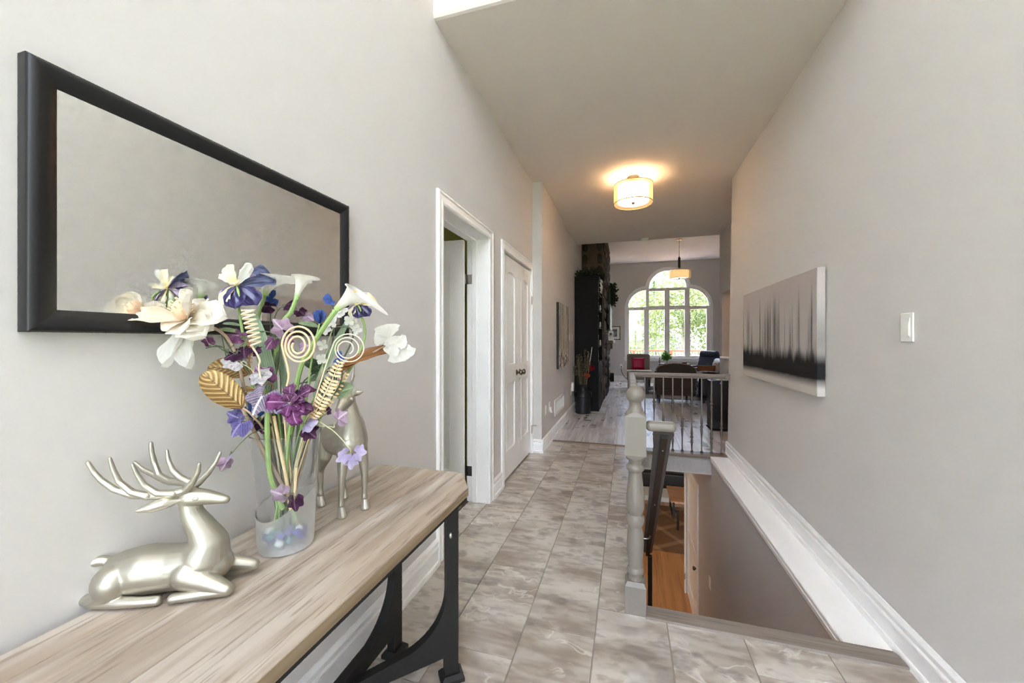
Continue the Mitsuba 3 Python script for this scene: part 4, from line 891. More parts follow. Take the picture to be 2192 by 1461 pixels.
iris('iris_stem', 'small cream and violet iris at the right edge of the mirror', (-0.67, 0.8433, 1.3621), 0.62, back='petal_yellow')

# -- callas
def calla(label, base, axis, lip, R, Lh, Lt, flare=0.7, bend=None):
    k = thing('calla_lily', label, 'flower'); base = np.array(base); ax = unit(axis); l = unit(np.array(lip) - ax * (np.array(lip) @ ax)); s = np.cross(ax, l)
    ph = np.linspace(-np.pi, np.pi, 33) * 1.06; hh = np.linspace(0, 1, 16); P = np.zeros((33, 16, 3)); UVx = np.zeros((33, 16)); UVy = np.zeros((33, 16))
    for i, p in enumerate(ph):
        f = 0.5 + 0.5 * math.cos(p)
        for j, h in enumerate(hh):
            rad = R * (0.16 + 0.30 * h + flare * h ** 3.6 * (0.55 + 0.45 * f)) + 0.0012 * i / 33
            z = Lh * (h - 0.20 * h ** 5 * (1 - f) - 0.10 * h ** 8) + Lt * h ** 4 * f ** 3 * 0.25
            out = Lt * h ** 4 * f ** 2.6 + R * 0.30 * h ** 7 * (1 - f)
            P[i, j] = base + ax * z + l * (rad * math.cos(p) + out) + s * rad * math.sin(p); UVx[i, j] = h; UVy[i, j] = i / 32
    part(k, 'spathe', grid(P), 'calla_spathe', smooth=True, uv=np.stack([UVx.ravel(), UVy.ravel()], 1))
    part(k, 'spadix', tube([base + ax * Lh * .15, base + ax * Lh * .75], [.0035, .0025], 8, 2), 'petal_spadix', smooth=True)
    return k
mat('petal_spadix', lin(232, 200, 90), 0.6)
ca = calla('white calla lily with a pointed tip, in the middle before the mirror', (-0.7986, 0.7734, 1.3735), W(.30, .95, .05), W(.75, -.1, .5), .030, .072, .020)
stem(ca, (-0.7963, 0.7741, 1.3782), W(.45, .9, 0), .0052, .0062, 'stem_green', path=[(-0.7963, 0.7741, 1.3805), (-0.8121, 0.7694, 1.3405), (-0.8369, 0.762, 1.3006), (-0.8658, 0.769, 1.184), (-0.875, 0.7662, 1.0348), (-0.8613, 0.7703, 0.8856), (-0.8541, 0.7777, 0.8116)])
cb = calla('white calla lily with a long drooping tip, standing highest on the right', (-0.6728, 0.7694, 1.3444), W(.74, .66, .1), W(.55, -.7, .3), .042, .088, .060, 0.66)
stem(cb, (-0.6706, 0.77, 1.3467), W(.6, .8, 0), .0058, .006, 'stem_green', path=[(-0.6685, 0.7707, 1.35), (-0.6981, 0.767, 1.3131), (-0.7407, 0.7647, 1.2563), (-0.7837, 0.7675, 1.1862), (-0.8288, 0.7853, 1.0276), (-0.8488, 0.7897, 0.8433)])
cc = calla('white calla lily half hidden behind the violet iris', (-0.9022, 0.7737, 1.3864), W(.25, .92, -.1), W(.95, -.1, .1), .042, .060, .055, 0.85)
stem(cc, (-0.9022, 0.7737, 1.3864), W(.1, .95, -.1), .005, .006, 'stem_green')

# -- white blossoms at the right
wb_ = thing('white_blossom_stem', 'pair of ruffled white blossoms at the far right of the bouquet', 'flower')
for c_, ds in (((-0.5922, 0.8666, 1.2773), ((W(-.1, 1, .3), .036, .060), (W(-.9, .1, .4), .038, .05), (W(.6, -.5, .6), .03, .045))), ((-0.569, 0.863, 1.2616), ((W(.55, -.8, .4), .052, .070), (W(.9, .2, .3), .030, .04), (W(-.3, -.7, .6), .035, .04)))):
    for d, L, w_ in ds: add_petal(wb_, 'petal', 'petal_white', np.array(c_), d, W(.2, .4, .9), L, w_, .5, .25, .05, b=.25, seed=L * 99, n=16, m=15)
stem(wb_, (-0.5864, 0.8683, 1.2676), W(.9, .2, 0), .002, .003, 'stem_brown', path=[(-0.5864, 0.8683, 1.2652), (-0.6421, 0.8516, 1.2312), (-0.706, 0.8325, 1.1827), (-0.7838, 0.8092, 1.0555), (-0.8454, 0.7908, 0.8676)])
wf = thing('white_sprig', 'sprig of small white blossoms right of the blue bud', 'flower')
for q in ((-0.7055, 0.8117, 1.3377), (-0.6919, 0.8158, 1.346), (-0.7254, 0.7954, 1.297), (-0.7107, 0.7998, 1.3147), (-0.7333, 0.793, 1.2582), (-0.7355, 0.7923, 1.223), (-0.6737, 0.8317, 1.312), (-0.6645, 0.8345, 1.2976), (-0.676, 0.8206, 1.3199)):
    for j in range(4):
        a = j * 1.6 + q[0] * 50; add_petal(wf, 'petal', 'petal_white', np.array(q), W(math.cos(a), math.sin(a), .5), W(0, .2, 1), .016, .013, .4, .3, .03, n=5, m=5)
stem(wf, (-0.7055, 0.8117, 1.333), W(.3, .9, 0), .0016, .0025, 'stem_pale')

# -- blue silk petals
bb = thing('blue_bud_stem', 'blue silk bud before the lower mirror frame', 'flower')
q = np.array((-0.7423, 0.7903, 1.3241))
for j in range(6): add_petal(bb, 'petal', 'petal_blue', q + W(0, -.012, 0), W(.45 * math.cos(j * 1.05), .9, .45 * math.sin(j * 1.05)), W(-math.cos(j * 1.05), .2, -math.sin(j * 1.05)), .036, .026, -.6, -.3, .02)
stem(bb, q + W(0, -.012, 0), W(.2, .9, 0), .002, .0028, 'stem_green')
for lab, q, ds in (('dark blue silk flower behind the middle calla lily', (-0.9037, 0.7942, 1.3776), ((W(-.7, .3, .5), .028), (W(.4, .6, .4), .03), (W(.8, -.5, .4), .026), (W(-.2, -.7, .5), .024))), ('dark blue silk petals left of the drooping calla lily', (-0.7327, 0.8245, 1.3706), ((W(-.8, .6, .3), .026), (W(.3, -.3, .6), .018), (W(-.6, -.1, .6), .02))), ('small indigo silk flower under the thin rattan spiral', (-0.6795, 0.7882, 1.2274), ((W(.2, .9, .5), .018), (W(-.3, -.8, .5), .02), (W(.8, 0, .5), .014)))):
    k = thing('blue_flower', lab, 'flower')
    for d, L in ds: add_petal(k, 'petal', 'petal_blue', np.array(q), d, W(0, .3, 1), L, L * .8, .4, .3, .06, b=.3)
    stem(k, q, W(0, .9, 0), .0016, .0024, 'stem_dark')

# -- gold, brown and green leaves
def leafstem(name, label, base, tip, nrm, w_, m_, sm='stem_brown', bend=.2, cup=.25, a=.55, b=.55, cat_='leaf', ruf=0.0, r0=.0022, rib=0.0):
    k = thing(name, label, cat_); o, e = np.array(base), np.array(tip)
    add_petal(k, 'blade', m_, o, e - o, nrm, np.linalg.norm(e - o) * 1.03, w_, bend, cup, ruf, a=a, b=b, n=56 if rib else 18, m=17 if rib else 11, rib=rib); stem(k, o, e - o, r0, .0032, sm); return k
leafstem('gold_leaf', 'large gold painted leaf at the lower left of the bouquet', (-0.8601, 0.682, 1.1129), (-0.9163, 0.6338, 1.1962), W(.5, .35, .9), .060, 'gold_paint', cup=.22, a=.6, b=.5, rib=.022)
leafstem('gold_leaf', 'gold painted leaf tucked behind the large gold leaf', (-0.8758, 0.7086, 1.1888), (-0.9374, 0.6588, 1.2111), W(.0, .5, .9), .050, 'gold_paint', cup=.2, a=.6, b=.45, ruf=.04, rib=.022)
leafstem('gold_leaf', 'small gold leaf right of the large gold leaf', (-0.871, 0.7204, 1.1515), (-0.8855, 0.6848, 1.1487), W(0, .8, .6), .028, 'gold_paint', cup=.3, rib=.02)
leafstem('brown_leaf', 'long brown magnolia leaf at the right of the bouquet', (-0.6919, 0.8158, 1.2059), (-0.5655, 0.8745, 1.2712), W(-.3, .8, .7), .046, 'brown_skin', cup=.18, bend=.25, ruf=.03)
leafstem('brown_leaf', 'short brown leaf under the thin rattan spiral', (-0.7067, 0.8114, 1.1845), (-0.651, 0.8176, 1.223), W(-.4, .6, .7), .024, 'brown_skin', cup=.3)
leafstem('strap_leaf', 'long grey green strap leaf left of the rattan spiral', (-0.8504, 0.7579, 1.1266), (-0.8896, 0.7358, 1.3352), W(.5, 0, .9), .034, 'leaf_strap', 'stem_green', bend=-.15, cup=.4, a=.4, b=.5)
leafstem('strap_leaf', 'long grey green strap leaf on the right, rising to the small iris', (-0.7558, 0.7863, 1.1242), (-0.684, 0.8286, 1.3468), W(-.6, .1, .8), .034, 'leaf_strap', 'stem_green', bend=.12, cup=.4, a=.4, b=.5)
leafstem('strap_leaf', 'short green strap leaf by the rattan stick', (-0.8395, 0.7925, 1.11), (-0.8831, 0.7899, 1.2614), W(.3, 0, 1), .018, 'leaf_strap', 'stem_green', cup=.3, a=.4, b=.5)
leafstem('strap_leaf', 'green strap leaf low in the middle of the bouquet', (-0.8163, 0.7995, 1.0858), (-0.8042, 0.824, 1.181), W(-.3, .2, 1), .020, 'leaf_strap', 'stem_green', cup=.3, a=.4, b=.5)
for lab, b_, e_, n_, w_, m_ in (('olive green leaf beside the blue bud', (-0.7445, 0.7896, 1.3029), (-0.7837, 0.7675, 1.3165), W(0, .8, .5), .022, 'leaf_green'), ('dark green leaf behind the rattan stick', (-0.7652, 0.8148, 1.1948), (-0.8024, 0.8036, 1.2215), W(.2, .6, .7), .03, 'leaf_dark'), ('dark green leaf under the brown leaves', (-0.7281, 0.8259, 1.1682), (-0.7139, 0.8197, 1.2196), W(-.7, .2, .7), .022, 'leaf_dark'),
                                ('round green leaf over the face of the standing deer', (-0.7062, 0.8011, 1.136), (-0.6451, 0.7881, 1.1561), W(-.2, .35, .95), .040, 'leaf_green'), ('dark green leaf in the middle of the bouquet', (-0.7838, 0.8092, 1.1827), (-0.7583, 0.8168, 1.2167), W(.4, .4, .8), .022, 'leaf_dark'), ('grey green leaf left of the corkscrew twig', (-0.8846, 0.6955, 1.2878), (-0.9022, 0.6589, 1.298), W(.2, .8, .5), .02, 'leaf_green'), ('pale green leaf over the magnolia', (-0.9079, 0.7198, 1.3045), (-0.9241, 0.6837, 1.3124), W(.1, .9, .4), .022, 'leaf_strap'),
                                ('dark green leaf low behind the coleus', (-0.88, 0.8013, 1.0512), (-0.8942, 0.797, 1.092), W(0, .2, 1), .024, 'leaf_dark'), ('green leaf behind the curled stick', (-0.7963, 0.8159, 1.1635), (-0.7565, 0.8278, 1.188), W(0, .5, .8), .02, 'leaf_green')):
    leafstem('green_leaf', lab, b_, e_, n_, w_, m_, 'stem_dark', r0=.0014)
# -- ivy and coleus sprays
def spray(name, label, leaves, path, m_stem='stem_dark', cat_='ivy'):
    k = thing(name, label, cat_); part(k, 'stem', tube([np.array(q) for q in path], np.linspace(.0009, .0018, len(path)), 6, 6), m_stem, smooth=40); pts = spline([np.array(q) for q in path], 10)
    for q, d, n_, S, m_ in leaves:
        q = np.array(q); add_ivy(k, m_, q - unit(d) * S * .45, d, n_, S, seed=S * 500)
        j = pts[np.argmin(np.linalg.norm(pts - q, axis=1))]; e = q - unit(d) * S * .45
        if np.linalg.norm(e - j) > .004: part(k, 'leaf_stalk', tube([j, (j + e) / 2 + W(0, .004, 0), e], .0008, 5, 3), m_stem, smooth=40)
    return k
spray('ivy_spray', 'silver veined ivy leaf beside the gold leaf', [((-0.8162, 0.6951, 1.1413), W(-.4, -.75, .2), W(.1, .3, 1), .062, 'ivy_grey'), ((-0.8301, 0.7118, 1.1763), W(-.3, .6, .2), W(.1, .4, 1), .045, 'ivy_purple')], [(-0.8115, 0.7069, 1.1597), (-0.8328, 0.7319, 1.1082), (-0.8512, 0.7681, 1.03), (-0.8403, 0.7818, 0.8836)])
cl = thing('coleus_stem', 'ruffled magenta purple coleus over the front rim of the vase', 'flower'); q = np.array((-0.7535, 0.7139, 1.1238))
for j in range(17):
    a = j * 2.4 + .7 * math.sin(j * 5.1); r = .010 + .0022 * j + .005 * math.sin(j * 3.3); d = W(math.cos(a) + .3 * math.sin(j * 7), math.sin(a) * .8 + .05, .9 - .045 * j + .4 * math.sin(j * 2.7))
    add_petal(cl, 'petal', ('coleus', 'ivy_purple', 'coleus', 'ivy_purple', 'petal_lavender')[j % 5], q + W(.25 * r * math.cos(a), .25 * r * math.sin(a), 0), d, W(-.5 * math.cos(a), .3, .8), .026 + .0012 * j + .004 * math.sin(j * 4.4), .024 + .0008 * j + .006 * math.sin(j * 2.2), .7, .3, .18, b=.35, seed=j * 1.3)
stem(cl, q, W(0, .4, .9), .003, .0035, 'stem_green')
spray('ivy_spray', 'violet blue ivy leaves hanging at the left rim of the vase', [((-0.8643, 0.6807, 1.0769), W(-.5, -.6, .2), W(-.2, .3, 1), .046, 'ivy_blue'), ((-0.8823, 0.6857, 1.088), W(-.8, .4, .2), W(-.2, .3, 1), .034, 'ivy_blue'), ((-0.865, 0.7118, 1.0964), W(-.3, .8, .1), W(0, .3, 1), .040, 'petal_blue'), ((-0.8579, 0.7244, 1.0706), W(.2, -.7, .2), W(0, .4, 1), .036, 'ivy_dark')], [(-0.8733, 0.6832, 1.0813), (-0.8672, 0.7112, 1.0705), (-0.8617, 0.7441, 1.0466), (-0.8564, 0.777, 0.9076)])
spray('ivy_spray', 'pink and plum ivy leaves at the right rim of the vase', [((-0.7339, 0.7406, 1.0726), W(.8, .2, .3), W(0, .7, .7), .040, 'petal_lavender'), ((-0.7329, 0.7409, 1.0559), W(.7, -.4, .3), W(0, .5, .8), .036, 'ivy_dark'), ((-0.7018, 0.7711, 1.0968), W(.6, .3, .2), W(0, .3, 1), .016, 'ivy_dark')], [(-0.7018, 0.7711, 1.0923), (-0.7376, 0.75, 1.0626), (-0.7918, 0.7755, 1.0266), (-0.8334, 0.7839, 0.8836)])
spray('arching_sprig', 'arching green stem with a pale lavender leaf hanging before the standing deer', [((-0.6323, 0.7502, 1.0038), W(-.7, -.5, .3), W(-.2, .4, .9), .030, 'petal_lavender'), ((-0.6197, 0.7539, 0.9929), W(.05, -.95, .2), W(0, .3, 1), .030, 'petal_lavender'), ((-0.6072, 0.7577, 1.0082), W(.8, .1, .3), W(.1, .4, .9), .032, 'petal_lavender')], [(-0.6197, 0.7539, 1.0147), (-0.6499, 0.7553, 1.0406), (-0.6826, 0.756, 1.0615), (-0.7324, 0.7619, 1.0683), (-0.8, 0.7835, 0.9944), (-0.8357, 0.7832, 0.8596)], 'stem_pale', 'leaf')
spray('arching_sprig', 'mauve ivy leaf on a short stalk before the neck of the standing deer', [((-0.6623, 0.762, 1.0815), W(.6, .5, .3), W(0, .2, 1), .036, 'ivy_mauve')], [(-0.6698, 0.7598, 1.0626), (-0.7052, 0.7597, 1.0626), (-0.7614, 0.7742, 1.0408), (-0.8288, 0.7853, 0.8956)], 'stem_pale', 'leaf')
spray('arching_sprig', 'arching stem with a closed mauve leaf hanging left of the vase', [((-0.8778, 0.6558, 0.9905), W(-.35, -.8, .2), W(.8, .2, .6), .026, 'ivy_mauve'), ((-0.8737, 0.657, 1.0033), W(-.2, -.6, .4), W(-.8, .2, .6), .022, 'petal_lavender')], [(-0.8655, 0.6595, 1.0119), (-0.8557, 0.6728, 1.0327), (-0.8464, 0.6965, 1.0516), (-0.8472, 0.738, 1.0374), (-0.8475, 0.7745, 0.8856)], 'stem_dark', 'leaf')
spray('ivy_spray', 'mauve and magenta ivy leaves left of the rattan spiral', [((-0.7959, 0.7325, 1.2948), W(-.5, .6, .2), W(0, .2, 1), .042, 'ivy_mauve'), ((-0.8306, 0.7325, 1.2689), W(-.3, -.6, .3), W(0, .3, 1), .030, 'ivy_purple'), ((-0.7979, 0.7423, 1.2723), W(.3, -.8, .3), W(0, .3, 1), .026, 'ivy_purple'), ((-0.7803, 0.7685, 1.2467), W(.4, .2, .3), W(0, .2, 1), .036, 'ivy_mauve')], [(-0.8023, 0.7358, 1.2881), (-0.8196, 0.7463, 1.2332), (-0.8389, 0.7666, 1.114), (-0.8426, 0.7811, 0.8836)])
spray('ivy_spray', 'dark plum ivy leaves crossing before the mirror behind the iris', [((-0.8883, 0.7779, 1.3585), W(-.8, .1, .3), W(0, .6, .7), .034, 'ivy_dark'), ((-0.8488, 0.7897, 1.3621), W(.8, .2, .2), W(0, .6, .7), .030, 'ivy_dark'), ((-0.8163, 0.7995, 1.3476), W(.6, -.4, .2), W(0, .6, .7), .026, 'ivy_dark'), ((-0.7954, 0.8057, 1.333), W(.7, -.4, .1), W(0, .5, .8), .024, 'ivy_mauve')], [(-0.7908, 0.8071, 1.3258), (-0.8221, 0.7977, 1.3476), (-0.8651, 0.7849, 1.3524), (-0.8802, 0.7803, 1.2797), (-0.8721, 0.7828, 1.0615), (-0.8472, 0.7798, 0.8956)])
spray('ivy_spray', 'dark plum ivy leaves between the magnolia and the corkscrew twig', [((-0.8781, 0.687, 1.281), W(-.7, .2, .3), W(0, .6, .7), .036, 'ivy_purple'), ((-0.8675, 0.6902, 1.2512), W(.2, -.6, .3), W(0, .4, .8), .030, 'ivy_dark'), ((-0.8779, 0.6766, 1.2384), W(-.6, -.3, .3), W(0, .4, .8), .030, 'ivy_dark'), ((-0.8514, 0.7054, 1.2455), W(.6, 0, .3), W(0, .4, .8), .024, 'ivy_dark'), ((-0.9166, 0.6442, 1.2636), W(-.2, .6, .3), W(0, .2, .9), .022, 'ivy_purple')], [(-0.9166, 0.6442, 1.2551), (-0.8919, 0.662, 1.2517), (-0.8697, 0.6895, 1.2182), (-0.8638, 0.7331, 1.118), (-0.8498, 0.7738, 0.9452)])
spray('ivy_spray', 'plum ivy leaf sunk into the frosted part of the vase', [((-0.8045, 0.7404, 0.894), W(-.6, .3, .3), W(0, .2, 1), .036, 'ivy_mauve'), ((-0.7783, 0.7482, 0.8803), W(.1, -.9, .2), W(0, .2, 1), .034, 'ivy_dark')], [(-0.7934, 0.7489, 0.8897), (-0.7909, 0.7549, 0.9568), (-0.8079, 0.7654, 1.0337)])
spray('lace_leaf', 'grey lace leaves above the silver veined ivy leaf', [((-0.8726, 0.6782, 1.222), W(-.9, .25, .2), W(0, .8, .5), .044, 'lace_grey'), ((-0.8348, 0.7, 1.1939), W(.3, -.4, .3), W(0, .5, .8), .042, 'lace_grey')], [(-0.8653, 0.6804, 1.2176), (-0.8525, 0.7051, 1.1897), (-0.8472, 0.738, 1.095), (-0.8453, 0.7751, 0.9214)], 'stem_pale', 'leaf')
tw = thing('branching_twig', 'thin dark green branching twig behind the magnolia', 'twig')
for i, pth in enumerate(([(-0.9124, 0.6663, 1.3005), (-0.8964, 0.6763, 1.2568), (-0.8685, 0.7003, 1.2009), (-0.845, 0.7491, 1.0466), (-0.843, 0.7758, 0.8975)], [(-0.9105, 0.6564, 1.2592), (-0.8948, 0.6664, 1.244), (-0.88, 0.6885, 1.2236)], [(-0.8981, 0.6602, 1.2873), (-0.8969, 0.6657, 1.2516), (-0.8946, 0.6716, 1.222)], [(-0.9227, 0.6423, 1.2519), (-0.9022, 0.6589, 1.2571), (-0.8914, 0.6726, 1.2405)])): part(tw, ('stem', 'branch')[i > 0], tube(pth, .0013, 6, 6), 'stem_dark', smooth=40)
# -- rattan curls
def ribbon(pts, w_, t_=.0012):
    c_ = np.array(pts); return tube(c_, w_, 8, 1, flat=t_ / w_)
k = thing('rattan_spiral', 'broad tan rattan stick ending in a flat spiral, in the middle of the bouquet', 'twig'); q = np.array((-0.7173, 0.7038, 1.2593))
sp_ = [q + W(.040 * f * math.cos(a), .045 * f * math.sin(a) - .004 * (1 - f), .012 * (1 - f)) for a, f in [(math.pi + x * 2 * math.pi * -3.1, 1 - .72 * x) for x in np.linspace(0, 1, 90)]][::-1]
part(k, 'spiral', tube(sp_, .0024, 8, 1), 'rattan', smooth=40); part(k, 'stick', tube([sp_[-1], (-0.7493, 0.7047, 1.1923), (-0.7746, 0.718, 1.1354), (-0.8149, 0.7581, 1.0349), (-0.8178, 0.7834, 0.8712)], .0044, 8, 6, flat=.6), 'rattan', smooth=40)
k = thing('rattan_spiral', 'thin pale rattan spiral in front of the small iris', 'twig'); q = np.array((-0.6218, 0.7533, 1.2504))
sp_ = [q + W(.039 * f * math.cos(a), .036 * f * math.sin(a), .03 * (1 - f)) for a, f in [(2.8 + x * 2 * math.pi * -2.6, 1 - .62 * x) for x in np.linspace(0, 1, 90)]][::-1]
part(k, 'spiral', tube(sp_, .0014, 6, 1), 'rattan_pale', smooth=40); part(k, 'stick', tube([sp_[-1], (-0.672, 0.7383, 1.2187), (-0.7147, 0.7464, 1.1284), (-0.7918, 0.7755, 0.9972), (-0.8369, 0.7829, 0.8596)], .0015, 6, 6), 'rattan_pale', smooth=40)
k = thing('corkscrew_twig', 'pale corkscrew coil of rattan below the violet iris', 'twig')
a0, a1 = np.array((-0.8223, 0.662, 1.3396)), np.array((-0.8114, 0.6757, 1.2593)); ax = unit(a1 - a0); s1 = unit(np.cross(ax, TO)); s2 = np.cross(ax, s1)
part(k, 'coil', tube([a0 + (a1 - a0) * x + (.0125 - .002 * x) * (math.cos(x * 2 * math.pi * 8) * s1 + math.sin(x * 2 * math.pi * 8) * s2) for x in np.linspace(0, 1, 150)], .0022, 7, 1), 'rattan_pale', smooth=40)
part(k, 'stick', tube([a1 + .0105 * s1, (-0.8088, 0.6817, 1.2249), (-0.8225, 0.6932, 1.1915), (-0.845, 0.7491, 1.0349), (-0.8472, 0.7798, 0.8716)], .0022, 7, 6), 'rattan_pale', smooth=40)
# -- dried ferns
def fern(label, path, n, Lf, m_='fern_straw', wid=.006):
    k = thing('dried_fern', label, 'fern'); c_ = spline([np.array(q) for q in path], 12); part(k, 'rachis', tube(path, np.linspace(.0010, .0016, len(path)), 6, 6), m_, smooth=40)
    m_len = len(c_)
    for i in range(n):
        x = c_[int(i / n * m_len * .80)]; t = unit(c_[min(int(i / n * m_len * .80) + 1, m_len - 1)] - x); s = unit(np.cross(t, TO)); f = math.sin(math.pi * (.18 + .8 * i / n))
        for sg_ in (-1, 1):
            g, uv = petal(x, sg_ * s - .25 * t + .3 * TO, TO, Lf * f, wid, .7, .2, n=6, m=4, a=.5, b=.5); part(k, 'leaflet', g, m_)
    return k
fern('golden dried fern hanging from the thin rattan spiral to the vase rim', [(-0.6652, 0.7716, 1.217), (-0.6784, 0.7572, 1.1696), (-0.6997, 0.7509, 1.125), (-0.7289, 0.7525, 1.0817), (-0.763, 0.7685, 1.0477), (-0.8212, 0.7823, 0.8975)], 22, .020)
fern('golden dried fern behind the first, nearer the standing deer', [(-0.67, 0.8015, 1.1862), (-0.6964, 0.7884, 1.1404), (-0.7241, 0.7801, 1.094), (-0.7564, 0.7809, 1.0513), (-0.8288, 0.7853, 0.8716)], 16, .014)
fern('rust brown dried fern beside the corkscrew twig', [(-0.8606, 0.6975, 1.27), (-0.8574, 0.6984, 1.2456), (-0.8632, 0.7019, 1.2064), (-0.8638, 0.7331, 1.118), (-0.8498, 0.7738, 0.9452)], 12, .009, 'brown_skin', .004)
# -- bare stems that stand in the vase
for lab, m_, r, pth in (('pale brown woody stem leaning across the vase from the gold leaf', 'stem_brown', .0042, [(-0.8601, 0.682, 1.1096), (-0.8631, 0.7176, 1.0411), (-0.8438, 0.7547, 0.9401), (-0.8212, 0.7823, 0.8557)]), ('thick pale green stem standing at the front of the vase', 'stem_green', .006, [(-0.8326, 0.7215, 1.0987), (-0.8405, 0.7296, 1.0284), (-0.8461, 0.7436, 0.932), (-0.8301, 0.764, 0.8467)]), ('straight tan rattan stick standing in the vase', 'rattan', .004, [(-0.8351, 0.7416, 1.0835), (-0.8239, 0.7502, 1.0014), (-0.8104, 0.7595, 0.9069), (-0.8121, 0.7694, 0.8444)]), ('thin tan stick ending in a dark tip in the vase', 'rattan', .0032, [(-0.7862, 0.7615, 0.9551), (-0.7885, 0.7608, 0.9146), (-0.7907, 0.7602, 0.8764)]),
                        ('bundle-thin green stem on the right inside the vase', 'stem_pale', .003, [(-0.7806, 0.7788, 1.0384), (-0.7982, 0.7788, 0.9722), (-0.8136, 0.7794, 0.8994), (-0.8384, 0.7772, 0.8378)]), ('pale stem curving along the back of the vase', 'stem_pale', .003, [(-0.88, 0.8013, 1.0264), (-0.8658, 0.8055, 0.9337), (-0.8409, 0.8025, 0.8268)])):
    k = thing('bare_stem', lab, 'stem'); put(k, tube(pth, r, 8, 6), m_, smooth=40)
# -- glass beads on the floor of the vase
scene['bead_blue'] = {'type': 'roughplastic', 'diffuse_reflectance': rgb(lin(58, 66, 150)), 'alpha': 0.08}
scene['bead_teal'] = {'type': 'roughplastic', 'diffuse_reflectance': rgb(lin(70, 120, 128)), 'alpha': 0.08}
scene['bead_clear'] = {'type': 'roughplastic', 'diffuse_reflectance': rgb(lin(190, 200, 204)), 'alpha': 0.08}
kb = np.random.default_rng(3)
for i in range(26):
    lay = i // 13; a = (i % 13) * 2.399 + lay; r = .047 * math.sqrt(((i % 13) + .5) / 13)
    m_, nm = (('bead_blue', 'blue'), ('bead_teal', 'teal'), ('bead_clear', 'clear'), ('bead_blue', 'blue'))[i % 4]
    single('glass_bead', move(trimesh.creation.icosphere(2, 1.0), VX + r * math.cos(a), VY + r * math.sin(a), VZ + .026 + .017 * lay, s=(.0105, .0105, .0085)), m_, f'{nm} glass bead lying in the frosted bottom of the vase', 'bead', f'{nm} glass beads in the vase', smooth=True)
# ================================================================ living room
mat('bookcase_black', lin(26, 26, 27), 0.7, 0.15)
mat('can_black', lin(34, 34, 38), 0.4, 0.4)
r7 = np.random.default_rng(17)
# ---- bookcase
bc = thing('bookcase', 'tall black bookcase standing sideways against the left wall', 'bookcase')
X0, X1, Y0, Y1, H = -0.921, -0.496, 7.05, 8.14, 2.40
part(bc, 'side_panel', box(X0, X1, Y0, Y0 + .03, 0.07, H, .003), 'bookcase_black'); part(bc, 'side_panel', box(X0, X1, Y1 - .03, Y1, 0.07, H, .003), 'bookcase_black')
part(bc, 'back_panel', box(X0, X0 + .015, Y0 + .03, Y1 - .03, .07, H), 'bookcase_black')
part(bc, 'plinth', box(X0, X1 + .012, Y0 - .012, Y1, 0, .085, .004), 'bookcase_black'); part(bc, 'cornice', cat(box(X0, X1 + .02, Y0 - .02, Y1, H - .005, H + .03, .006), box(X0, X1 + .01, Y0 - .01, Y1, H - .04, H - .004, .004)), 'bookcase_black')
part(bc, 'waist_moulding', box(X0, X1 + .006, Y0 - .006, Y1, .855, .875, .003), 'bookcase_black')
SH = (.865, 1.17, 1.52, 1.85, 2.15)
for z in SH: part(bc, 'shelf', box(X0 + .015, X1 - .01, Y0 + .03, Y1 - .03, z - .024, z), 'bookcase_black')
for a, b in ((Y0 + .03, 7.59), (7.60, Y1 - .03)):
    d = part(bc, 'cupboard_door', box(X1 - .02, X1, a, b, .09, .84, .003), 'bookcase_black'); part(bc + '', 'door_panel', box(X1 - .002, X1 + .004, a + .07, b - .07, .16, .77, .003), 'bookcase_black')
    part(d, 'knob', move(trimesh.creation.icosphere(2, .014), X1 + .015, 7.595 + (.045 if a > 7.3 and a > 7.5 else -.045), .5), 'pewter', smooth=True)
bkc = [lin(*c) for c in ((214, 208, 196), (196, 186, 170), (92, 40, 38), (50, 66, 84), (206, 202, 198), (120, 104, 80))]
for i, c in enumerate(bkc): mat(f'book_cover_{i}', c, .6)
mat('paper_edge', lin(226, 220, 206), .8)
names = ('cream', 'tan', 'dark red', 'navy', 'white', 'olive brown')
for si, z in enumerate(SH):
    y = Y0 + .05
    for j in range(7 if si < 4 else 4):
        w_, h_, d_ = r7.uniform(.024, .05), r7.uniform(.18, .26), r7.uniform(.15, .2); ci = (si * 3 + j * 2 + (j > 3)) % 6
        k = thing('book', f'{names[ci]} book, {("first", "second", "third", "fourth", "fifth", "sixth", "seventh")[j]} from the near end of {("the lowest open shelf", "the second open shelf", "the middle open shelf", "the fourth open shelf", "the top shelf")[si]} of the bookcase', 'book', 'books in the black bookcase')
        xo = X1 - .03 + (.022 if j in (0, 2) else 0)
        part(k, 'cover', cat(box(xo - d_, xo, y, y + .003, z + .001, z + h_), box(xo - d_, xo, y + w_ - .003, y + w_, z + .001, z + h_), box(xo - .003, xo, y, y + w_, z + .001, z + h_)), f'book_cover_{ci}')
        part(k, 'pages', box(xo - d_ + .004, xo - .003, y + .003, y + w_ - .003, z + .004, z + h_ - .004), 'paper_edge'); y += w_ + .002
mat('white_fabric', lin(235, 232, 224), .8); mat('china_white', lin(232, 232, 228), .25)
k = thing('paper_garland', 'white paper garland hanging at the top front corner of the bookcase', 'garland')
for i in range(9):
    f = i / 8; g = bones([[((-.462 + .02 * math.sin(i * 2.1)), 7.22 + .05 * f, 2.40 - .24 * f) and ((-.464 + .012 * math.sin(i * 2.1), 7.20 + .06 * f, 2.37 - .21 * f), .016), ((-.452 + .012 * math.cos(i * 1.3), 7.25 + .06 * f, 2.35 - .21 * f), .011)]], .008, 3, 10); part(k, 'bloom', g, 'white_fabric', smooth=True)
